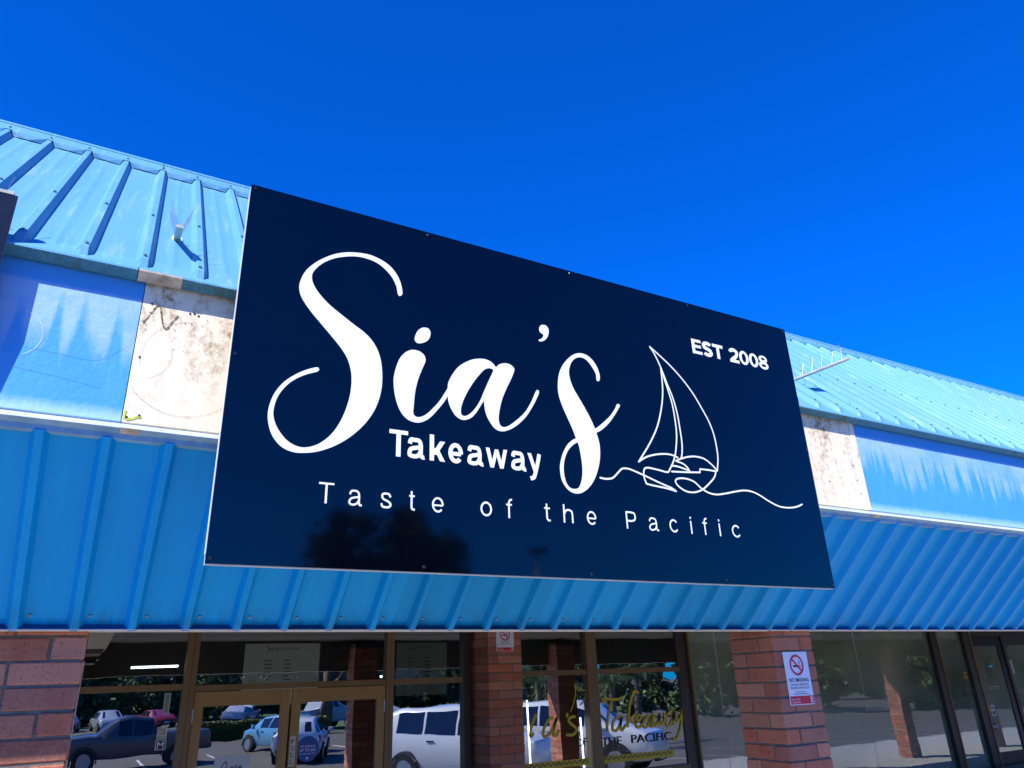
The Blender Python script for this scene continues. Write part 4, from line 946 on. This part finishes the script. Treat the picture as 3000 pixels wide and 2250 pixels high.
sticker('window_sticker', 'grey poster with a ring at the right edge of the picture', 'poster', [('backing', 'board_grey'), ('ring', 'interior_grey')], [(0, *rect(15.175, 15.36, -.20, .04)), (1, *ribbon([(15.24+.045*math.cos(k*.4), -.07+.05*math.sin(k*.4)) for k in range(17)], .012))], y=HY-.002)
sticker('window_sticker', 'yellow round sticker low on the private door', 'sticker', [('backing', 'yellow_paint')], [(0, *disc(14.20, -.755, .05))], y=HY-.0225)
sticker('window_sticker', 'black and white price sticker low on the private door', 'sticker', [('backing', 'sign_white'), ('letters', 'black_print')], [(0, *rect(14.25, 14.36, -.87, -.69)), (1, *multi([txt('EMG', 14.258, 14.352, -.765, -.71, .02), rect(14.27, 14.34, -.845, -.79)]))], y=HY-.0225)
sticker('window_sticker', 'black and white sticker pair at the foot of the private door glass', 'sticker', [('backing', 'black_print'), ('letters', 'sign_white')], [(0, *rect(14.16, 14.36, -1.09, -.985)), (1, *multi([txt('NEWS', 14.168, 14.265, -1.06, -1.01, .02), txt('12', 14.28, 14.35, -1.075, -1.0, .02)]))], y=HY-.0225)

# ---------------------------------------------------------------- things inside the shop
def board(name, label, x0, x1, z0_, z1_, y, mat, cat='menu board'):
    o = plate(name, label, cat, x0, x1, z0_, z1_, y, mat, .02); return o
b1 = board('menu_board', 'pale menu board headed Sia\'s FOOD MENU above the double doors', 1.385, 2.105, -.14, .414, 7.75, 'menu_board_glow')
def menu_head(o, x0, zt, w, y):
    mb = MB()
    for lp in ([S_OUT], [IA_OUT, A_HOLE], [I_DOT], [APOS], [SS_OUT, SS_HOLE]):
        vs, fs = outline_mesh(lp, x0, y, zt-.11+ZC, .0000837*w/.78); mb.add(vs, fs)
    text_fit(mb, 'FOOD MENU', x0+.145*w/.78, x0+.36*w/.78, zt-.058+ZC, zt-.035+ZC, y)
    mb.build('heading', 'black_print', o, recalc=False)
    mb = MB()
    for k in range(6):
        for a in (.0, .19): mb.add([(x0+a, y, zt-.16-k*.035+ZC), (x0+a+random.uniform(.04, .10), y, zt-.16-k*.035+ZC), (x0+a+.06, y, zt-.15-k*.035+ZC), (x0+a, y, zt-.15-k*.035+ZC)], [(0, 1, 2, 3)])
    mb.build('menu_lines', 'black_print', o, recalc=False)
menu_head(b1, 1.57, .414, .72, 7.728)
board('picture_board', 'dark brown picture board between the two menu boards', 2.182, 2.745, -.14, .415, 7.75, 'board_dark', 'picture')
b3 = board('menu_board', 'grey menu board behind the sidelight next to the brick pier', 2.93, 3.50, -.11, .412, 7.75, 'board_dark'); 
b3.children[0].data.materials[0] = MATS['menu_board_glow_dim']
menu_head(b3, 3.05, .412, .57, 7.728)
def tube_light(name, label, a, b, mat, r=.011):
    o = thing(name, a, label, 'light'); MB().tube([a, b], r, 8).build('tube', mat, o)
    av, bv = Vector(a), Vector(b); off = Vector((0, .02, 0.0))
    MB().tube([av+off, bv+off], r*1.3, 6).build('batten', 'frame_alu', o); return o
tube_light('fluorescent_light', 'lit fluorescent tube inside the shop behind the left window', (.514, 9.5, .272+ZC), (.991, 9.5, .278+ZC), 'tube_light', .012)
tube_light('led_tube', 'upright lit tube in the window next to the brick pier', (4.452, 7.66, -.21+ZC), (4.468, 7.66, -.90+ZC), 'tube_light', .008)
tube_light('led_tube', 'upright lit tube in the window left of the mullion', (5.155, 7.66, -.42+ZC), (5.165, 7.66, -.94+ZC), 'tube_light', .008)
tube_light('fluorescent_light', 'short lit tube behind the sidelight above its transom', (3.0, 8.9, .10+ZC), (3.19, 8.9, .095+ZC), 'tube_dim', .012)
wb = board('white_display_board', 'tall pale board standing inside the window right of the mullion', 5.72, 6.395, -.97, .0, 7.75, 'paper', 'board')
gb = thing('under_awning_lightbox', (.11, 6.5, .25+ZC), 'beige box hanging from the walkway ceiling beside the left brick pillar', 'light box')
MB().prism_y([(.035, .655+ZC), (.205, .655+ZC), (.200, .42+ZC), (.165, .318+ZC), (.04, .318+ZC)], 6.4, 6.9).build('housing', 'beige_plastic', gb, bevel=.006)
MB().prism_y([(.034, .316+ZC), (.15, .316+ZC), (.135, .285+ZC), (.03, .285+ZC)], 6.42, 6.88).build('base', 'dark_frame', gb)
dp = thing('door_track', (.025, 3.70, 0), 'slim white post beside the left brick pillar', 'post')
MB().box(.0195, .0235, 3.688, 3.70, .0, .135+ZC).build('post', 'frame_alu', dp)
# ---------------------------------------------------------------- car park: vehicles, trees (seen in the glass and in the gloss of the sign)
for nm, cc in (('car_white', (.72, .73, .72, 1)), ('car_silver', (.42, .44, .46, 1)), ('car_blue', (.13, .34, .50, 1)), ('car_dark', (.085, .085, .088, 1)), ('car_red', (.30, .012, .012, 1))):
    t = NT(nm); t.base(cc); t.rough(.28); t.b.inputs['Coat Weight'].default_value = .6; t.b.inputs['Metallic'].default_value = .0
plain('car_glass', (.012, .014, .018, 1), .06, spec=.8, var=.05)
plain('tyre', (.014, .014, .015, 1), .8)
plain('rim', (.38, .39, .40, 1), .35, metal=.7)
plain('plastic_dark', (.02, .02, .022, 1), .6)
t = NT('lamp_lens'); t.base((.75, .78, .8, 1)); t.rough(.1)
plain('tail_red', (.4, .01, .01, 1), .2)
# station: x, z_bottom, z_belt, z_top, half width at belt, half width at top
KIND = {
 'suv': dict(st=[(-2.42, .55, 1.0, 1.02, .80, .70), (-2.38, .42, 1.18, 1.30, .90, .80), (-2.30, .40, 1.24, 1.72, .94, .78), (-1.75, .38, 1.26, 1.86, .96, .77), (-.85, .36, 1.25, 1.90, .97, .77), (.15, .36, 1.23, 1.88, .97, .76), (.60, .36, 1.21, 1.76, .97, .74), (1.15, .36, 1.20, 1.26, .96, .82), (1.9, .38, 1.12, 1.20, .94, .78), (2.3, .40, .98, 1.06, .88, .72), (2.42, .48, .74, .80, .78, .62)], wb=(-1.42, 1.45), wr=.39, glass=(3, 6)),
 'hatch': dict(st=[(-1.95, .45, .85, .88, .74, .6), (-1.9, .30, .95, 1.0, .82, .68), (-1.62, .26, .98, 1.36, .84, .60), (-1.2, .24, .97, 1.47, .85, .58), (-.3, .24, .95, 1.50, .86, .58), (.4, .24, .93, 1.43, .86, .58), (1.15, .26, .92, .97, .84, .68), (1.7, .28, .80, .88, .80, .62), (1.95, .34, .58, .64, .66, .5)], wb=(-1.25, 1.22), wr=.31, glass=(1, 5)),
 'sedan': dict(st=[(-2.25, .45, .85, .88, .74, .6), (-2.2, .30, .95, 1.0, .82, .68), (-1.75, .26, .97, 1.05, .86, .66), (-1.1, .24, .96, 1.40, .87, .58), (-.3, .24, .95, 1.45, .88, .58), (.35, .24, .94, 1.40, .88, .58), (1.2, .26, .92, .97, .86, .70), (1.95, .28, .80, .86, .82, .64), (2.25, .34, .58, .64, .68, .52)], wb=(-1.35, 1.38), wr=.32, glass=(2, 5)),
 'ute': dict(st=[(-2.6, .62, 1.02, 1.04, .86, .84), (-2.58, .55, 1.12, 1.14, .92, .90), (-1.2, .50, 1.14, 1.16, .93, .90), (-.75, .46, 1.14, 1.18, .93, .86), (-.6, .45, 1.13, 1.70, .93, .70), (.1, .42, 1.12, 1.76, .93, .70), (.55, .42, 1.11, 1.68, .93, .69), (1.2, .42, 1.10, 1.15, .92, .78), (1.95, .44, 1.04, 1.10, .90, .74), (2.35, .46, .90, .96, .84, .66), (2.48, .54, .70, .74, .74, .56)], wb=(-1.55, 1.55), wr=.37, glass=(3, 6)),
}
def car(kind, paint, loc, rz, label, group):
    K = KIND[kind]; st = K['st']; root = thing('parked_car', (0, 0, 0), label, 'car', group)
    n = len(st); g0, g1 = K['glass']
    ring = lambda s: [(s[0], -s[4]*.90, s[1]), (s[0], -s[4], s[1]+(s[2]-s[1])*.35), (s[0], -s[4], s[1]+(s[2]-s[1])*.8), (s[0], -s[4]*.97, s[2]), (s[0], -s[5]*1.03, s[2]+(s[3]-s[2])*.86), (s[0], -s[5]*.9, s[3]), (s[0], 0, s[3]+.02), (s[0], s[5]*.9, s[3]), (s[0], s[5]*1.03, s[2]+(s[3]-s[2])*.86), (s[0], s[4]*.97, s[2]), (s[0], s[4], s[1]+(s[2]-s[1])*.8), (s[0], s[4], s[1]+(s[2]-s[1])*.35), (s[0], s[4]*.90, s[1])]
    rg = [ring(s) for s in st]; m = 13
    body = MB(); wins = []
    body.add([p for q in rg for p in q], [(i*m+k, i*m+(k+1) % m, (i+1)*m+(k+1) % m, (i+1)*m+k) for i in range(n-1) for k in range(m)]+[tuple(range(m)), tuple(range((n-1)*m, n*m))][::1])
    bo = body.build('body', paint, root, smooth=True)
    bo.data.set_sharp_from_angle(angle=R(38))
    bo.modifiers.new('b', 'BEVEL').width = .03
    def patch(name, a, b, c_, d_, mat='car_glass', inset=.06, out=.006):
        A_, B_, C_, D_ = map(Vector, (a, b, c_, d_)); cen = (A_+B_+C_+D_)/4; nn = (B_-A_).cross(D_-A_).normalized()
        if nn.dot(cen-Vector((0, 0, .9))) < 0: nn = -nn
        q = []
        for v in (A_, B_, C_, D_):
            dv = cen-v; q.append(v+dv.normalized()*min(inset, dv.length*.4)+nn*out)
        mb = MB().add([*q, *[v-nn*.004 for v in q]], [(0, 1, 2, 3), (7, 6, 5, 4), (0, 4, 5, 1), (1, 5, 6, 2), (2, 6, 7, 3), (3, 7, 4, 0)]); mb.build(name, mat, root)
    for i in range(g0, g1):
        for a, b in ((3, 4), (9, 8)): patch('side_window', rg[i][a], rg[i+1][a], rg[i+1][b], rg[i][b], inset=.045)
    i = g1; patch('windscreen', rg[i][5], rg[i][7], rg[i+1][7], rg[i+1][5], inset=.05)
    i = max(g0-1, 1)
    if kind != 'ute': patch('rear_window', rg[i][5], rg[i][7], rg[i+1][7], rg[i+1][5], inset=.07)
    for wx in K['wb']:
        for sd in (-1, 1):
            hw = st[4][4]
            tw = MB().tube([(wx, sd*(hw-.20), K['wr']), (wx, sd*(hw+.012), K['wr'])], K['wr'], 20).build('wheel', 'tyre', root)
            MB().tube([(wx, sd*(hw-.02), K['wr']), (wx, sd*(hw+.02), K['wr'])], K['wr']*.64, 14).build('rim', 'rim', tw)
            pts = [(wx+(K['wr']+.05)*math.cos(R(a)), sd*(hw+.004), K['wr']+(K['wr']+.05)*math.sin(R(a))) for a in range(-8, 189, 14)]
            MB().tube(pts, .028, 6).build('wheel_arch', 'plastic_dark', root)
    f = st[-2]; b = st[1]
    for sd in (-1, 1):
        MB().box(f[0]-.10, f[0]+.03, sd*(f[4]-.17)-.13, sd*(f[4]-.17)+.13, f[2]-.16, f[2]-.02).build('headlight', 'lamp_lens', root, bevel=.02)
        MB().box(b[0]-.02, b[0]+.06, sd*(b[4]-.07)-.06, sd*(b[4]-.07)+.07, b[2]-.28, b[2]-.02).build('tail_light', 'tail_red', root, bevel=.02)
        ms = st[g1]
        MB().box(ms[0]+.28, ms[0]+.42, sd*(ms[4]+.12)-.10, sd*(ms[4]+.12)+.06, ms[2]-.02, ms[2]+.14).build('door_mirror', paint, root, bevel=.03)
        for hx in (ms[0]-.25, ms[0]-1.2): MB().box(hx-.10, hx+.10, sd*(ms[4]+.005)-.015, sd*(ms[4]+.005)+.02, ms[2]-.12, ms[2]-.09).build('door_handle', 'plastic_dark', root)
    MB().box(st[-1][0]-.02, st[-1][0]+.045, -.19, .19, .40, .50).build('number_plate', 'sign_white', root)
    MB().box(st[0][0]-.03, st[0][0]+.03, -.19, .19, st[0][1]+.18, st[0][1]+.28).build('number_plate', 'sign_white', root)
    MB().box(st[0][0]-.06, st[0][0]+.14, -st[0][4]*.95, st[0][4]*.95, st[1][1]+.02, st[1][1]+.20).build('bumper', 'plastic_dark', root, bevel=.04)
    MB().box(st[-1][0]-.12, st[-1][0]+.03, -.42, .42, .36, .56).build('grille', 'plastic_dark', root, bevel=.02)
    root.location = loc; root.rotation_euler = (0, 0, rz)
    return root
hd = math.atan2(.83, .55)
G1 = 'cars parked nose-in along the kerb'; G2 = 'cars in the middle rows of the car park'
car('suv', 'car_white', (9.45, -4.2, -.385), hd, 'white four wheel drive reflected in the glass beside the brick pier', G1)
car('suv', 'car_white', (12.95, -4.2, -.385), hd, 'white four wheel drive reflected behind the gold window lettering', G1)
car('hatch', 'car_blue', (8.2, -20.3, -.40), R(-112), 'light blue hatchback reflected in the left door', G2)
car('hatch', 'car_white', (7.9, -15.6, -.40), R(-70), 'white hatchback in front of the blue one, reflected in the left door', G2)
car('sedan', 'car_white', (15.6, -27.5, -.40), R(15), 'white sedan reflected between the right door and the sidelight', G2)
car('sedan', 'car_silver', (12.2, -52, -.40), R(-60), 'silver sedan far across the car park above the hedge', G2)
car('hatch', 'car_white', (13.4, -56, -.40), R(-70), 'small white hatchback far behind the silver sedan', G2)
car('ute', 'car_silver', (14.6, -37.0, -.38), R(-25), 'silver pickup reflected at the top of the right door', G2)
car('ute', 'car_dark', (2.2, -17.8, -.40), R(180), 'dark pickup reflected low in the left window', G2)
car('sedan', 'car_red', (6.1, -54, -.40), R(75), 'red sedan far away reflected in the left window', G2)
car('hatch', 'car_silver', (2.6, -50, -.40), R(80), 'silver hatchback far away reflected in the left window', G2)
car('sedan', 'car_dark', (-.4, -52, -.40), R(80), 'dark sedan far away at the left of the reflection', G2)
# foliage
t = NT('leaf'); oi = t.node('ObjectInfo'); gi = t.node('NewGeometry')
rnd = t.math('FRACT', t.math('ADD', t.math('MULTIPLY', gi.outputs['Random Per Island'], 1.0), oi.outputs['Random']))
t.base(t.ramp(rnd, [(0, (.028, .055, .014)), (.5, (.05, .10, .022)), (.85, (.085, .14, .03)), (1, (.12, .16, .045))])); t.rough(.6)
t = NT('hedge_leaf'); gi = t.node('NewGeometry')
t.base(t.ramp(gi.outputs['Random Per Island'], [(0, (.045, .085, .015)), (.6, (.12, .17, .025)), (1, (.20, .22, .04))])); t.rough(.55)
plain('bark', (.11, .085, .06, 1), .9, var=.4, scale=6)
def leaf_cloud(clumps, n, size, rng):
    vs, fs = [], []
    for _ in range(n):
        cx, cy, cz, r = rng.choice(clumps)
        while True:
            d = Vector((rng.uniform(-1, 1), rng.uniform(-1, 1), rng.uniform(-1, 1)))
            if d.length <= 1: break
        d = d*(.55+.45*rng.random()); p = Vector((cx, cy, cz))+d*r
        a = Vector((rng.gauss(0, 1), rng.gauss(0, 1), rng.gauss(0, .6))).normalized(); b = a.orthogonal().normalized()
        b = (b*math.cos(rng.random()*6)+a.cross(b)*math.sin(rng.random()*6)).normalized()
        s = size*rng.uniform(.6, 1.3); o = len(vs)
        vs += [p-a*s, p+b*s*.45, p+a*s, p-b*s*.45]; fs.append((o, o+1, o+2, o+3))
    return vs, fs
def tree_parts(seed, H, W, nleaf, size, leafmat='leaf'):
    rng = random.Random(seed); tr_ = MB(); clumps = []
    tr_.tube([(0, 0, -.3), (.05*H*.1, 0, H*.18), (.1, .05, H*.36)], H*.030, 9, r1=H*.020)
    for k in range(9):
        a = k*2.4+rng.uniform(-.3, .3); z0_ = H*rng.uniform(.12, .30); L = W*rng.uniform(.5, 1.0); z1_ = H*(rng.uniform(.5, .88) if k > 2 or H > 11 else rng.uniform(.18, .35))
        e = (L*math.cos(a), L*math.sin(a), z1_)
        tr_.tube([(0.06, .03, z0_), (e[0]*.45, e[1]*.45, (z0_+z1_)/2), e], H*.012, 6, r1=H*.003)
        clumps.append((e[0], e[1], e[2], W*rng.uniform(.20, .32)))
        for j in range(5): clumps.append((e[0]*rng.uniform(.3, 1.15), e[1]*rng.uniform(.3, 1.15), e[2]+H*rng.uniform(-.14, .12), W*rng.uniform(.12, .26)))
    clumps.append((0, 0, H*.86, W*.35))
    vs, fs = leaf_cloud(clumps, nleaf, size, rng)
    return tr_.mesh('trunk', 'bark', True), MB().add(vs, fs).mesh('crown', leafmat)
def tree(parts, loc, sc, rz, label, group='trees round the car park', name='tree', cat='tree'):
    o = thing(name, loc, label, cat, group); o.scale = (sc, sc, sc); o.rotation_euler = (0, 0, rz)
    for nm, me in (('trunk', parts[0]), ('crown', parts[1])):
        c_ = bpy.data.objects.new(nm, me); COL.objects.link(c_); c_.parent = o
    return o
TA = tree_parts(3, 12.5, 5.6, 11000, .25); TB = tree_parts(8, 9, 4.6, 9000, .34); TC = tree_parts(15, 8, 4.4, 9000, .34)
tree(TA, (14.4, -35.5, -.4), 1.0, .6, 'tall spreading tree mirrored in the lower left of the navy sign')
labs = ['leafy tree at the far left behind the dark sedan', 'leafy tree behind the dark pickup', 'leafy tree behind the red sedan', 'leafy tree behind the hedge', 'leafy tree right of the hedge', 'leafy tree behind the tall tree', 'leafy tree right of the tall tree', 'leafy tree beyond the white sedan', 'leafy tree beyond the kerbside cars', 'leafy tree far right of the kerbside cars', 'leafy tree at the far right end of the car park', 'leafy tree furthest to the right', 'leafy tree beside the road at the right', 'leafy tree behind the palms', 'leafy tree right of the palms', 'leafy tree near the right end of the building', 'leafy tree past the right end of the building', 'leafy tree furthest past the building']
spots = [(-9, -66), (-1, -68), (6, -70), (13, -68), (21, -66), (29, -64), (36, -60), (42, -54), (47, -46), (52, -38), (57, -30), (62, -22), (36, -36), (33, -25), (40, -22), (46, -14), (52, -10), (60, -6)]
for i, (x_, y_) in enumerate(spots):
    tree((TB, TC)[i % 2], (x_+random.uniform(-1, 1), y_, -.4), random.uniform(.8, 1.1) if i < 6 else random.uniform(.5, .62), i*1.7, labs[i])
rng = random.Random(21); cl = []
for x_, y_ in [(-16+2.2*i, -63-.5*(i % 3)) for i in range(26)]+[(41+2.2*i, -60+3.5*i) for i in range(14)]+[(36+1.8*i, -21+1.2*i) for i in range(12)]:
    for _ in range(6): cl.append((x_+rng.uniform(-1, 1), y_+rng.uniform(-.6, .6), rng.uniform(0, 3.6), rng.uniform(.8, 1.4)))
vs, fs = leaf_cloud(cl, 70000, .26, rng)
tag(MB().add(vs, fs).build('undergrowth', 'leaf', recalc=False), 'dense dark undergrowth below the trees round the car park', 'undergrowth', kind='stuff')
# palms in the planting bed
def palm_parts(seed):
    rng = random.Random(seed); tr_ = MB().tube([(0, 0, -.3), (.05, .02, 1.0), (.1, 0, 2.1)], .12, 9, r1=.09)
    cr = MB()
    for k in range(16):
        a = k*2.4; el = rng.uniform(.1, 1.2); L = rng.uniform(1.1, 1.5); pts = []
        for j in range(7):
            u = j/6; pts.append(Vector((.1+math.cos(a)*L*u*math.cos(el*(1-u*.2)), math.sin(a)*L*u*math.cos(el*(1-u*.2)), 2.1+L*u*math.sin(el)-u*u*.9)))
        for j in range(6):
            p, q = pts[j], pts[j+1]; sd = (q-p).cross(Vector((0, 0, 1))).normalized()
            for s_ in (-1, 1):
                for h_ in (0, .5):
                    b = p.lerp(q, h_); o = b+sd*s_*.38*(1-j/8)+(q-p)*.8-Vector((0, 0, .12))
                    cr.add([b, b+(q-p)*.22, o], [(0, 1, 2)])
    return tr_.mesh('trunk', 'bark', True), cr.mesh('crown', 'leaf')
PP = palm_parts(5)
for i, (x_, y_) in enumerate(((14.6, -9.3), (16.4, -10.2), (18.2, -9.5), (20.2, -10.4))):
    tree(PP, (x_, y_, -.4), (1.15, .95, 1.1, 1.2)[i], i*1.3, ('bushy palm behind the first kerbside car', 'second bushy palm in the bed behind the kerbside cars', 'third bushy palm in the bed behind the kerbside cars', 'fourth bushy palm in the bed behind the kerbside cars')[i], 'palms in the planting bed', 'palm', 'palm')
# hedge
rng = random.Random(4); hg = thing('hedge', (10, -32, -.4), 'low clipped yellow green hedge across the car park', 'hedge')
vs, fs = [], []
for _ in range(9000):
    f_ = rng.random(); x_ = rng.uniform(5.4, 13.5); y_ = -32+rng.uniform(-.5, .5); z_ = rng.uniform(-.4, .45)
    if f_ < .45: z_ = .45+rng.uniform(-.05, .06)
    elif f_ < .9: y_ = -31.5+rng.uniform(-.06, .06)
    a = Vector((rng.gauss(0, 1), rng.gauss(0, 1), rng.gauss(0, 1))).normalized(); b = a.orthogonal().normalized(); o = len(vs); p = Vector((x_, y_, z_)); s = .07
    vs += [p-a*s, p+b*s*.5, p+a*s, p-b*s*.5]; fs.append((o, o+1, o+2, o+3))
MB().add(vs, fs).build('foliage', 'hedge_leaf', hg, recalc=False)
MB().box(5.5, 13.4, -32.35, -31.65, -.4, .36).build('stems', 'bark', hg)
ws = thing('wheel_stop', (15.4, -7.6, -.4), 'yellow painted concrete wheel stop in front of the palms', 'wheel stop')
MB().prism_x([(-7.7, -.39), (-7.67, -.27), (-7.56, -.27), (-7.53, -.39)], 14.4, 16.2).build('block', 'yellow_paint', ws, bevel=.01)
lp = thing('lamp_post', (23.2, -33, -.4), 'tall lamp post with a small head mirrored in the lower middle of the navy sign', 'lamp post')
MB().tube([(23.2, -33, -.4), (23.2, -33, 4), (23.2, -33, 9.2)], .10, 10, r1=.06).build('pole', 'steel', lp, smooth=True)
MB().box(22.7, 23.7, -33.25, -32.6, 9.2, 9.42).build('lamp_head', 'plastic_dark', lp, bevel=.04)
for x_, y_, nm in ((26.5, 1.2, 'slim grey post at the kerb right of the pillars'), (31.0, 1.0, 'second slim grey post further along the kerb')):
    o = thing('sign_post', (x_, y_, -.2), nm, 'post', 'posts at the kerb'); MB().tube([(x_, y_, -.3), (x_, y_, 2.6)], .035, 8).build('pole', 'steel', o, smooth=True)
    MB().box(x_-.15, x_+.15, y_-.05, y_-.04, 2.2, 2.6).build('plate', 'frame_alu', o)

# long low building across the car park
fb = thing('distant_building', (10, -84, -.4), 'long low brick shop row with a blue fascia across the car park', 'building')
MB().box(-70, 70, -90, -84, -.4, 4.4).build('wall', 'brick', fb)
MB().box(-71, 71, -90.5, -83.2, 4.4, 5.6).build('fascia', 'soffit_paint', fb)
MB().box(-71, 71, -90.6, -83.1, 5.602, 5.8).build('fascia_trim', 'trim_white', fb)
for i in range(16):
    wn = MB().box(-66+i*8.4, -60.5+i*8.4, -83.98, -83.9, -.2, 2.6).build('window', 'dark_frame', fb)
    MB().box(-65.8+i*8.4, -60.7+i*8.4, -83.89, -83.87, 0, 2.4).build('pane', 'car_glass', wn)
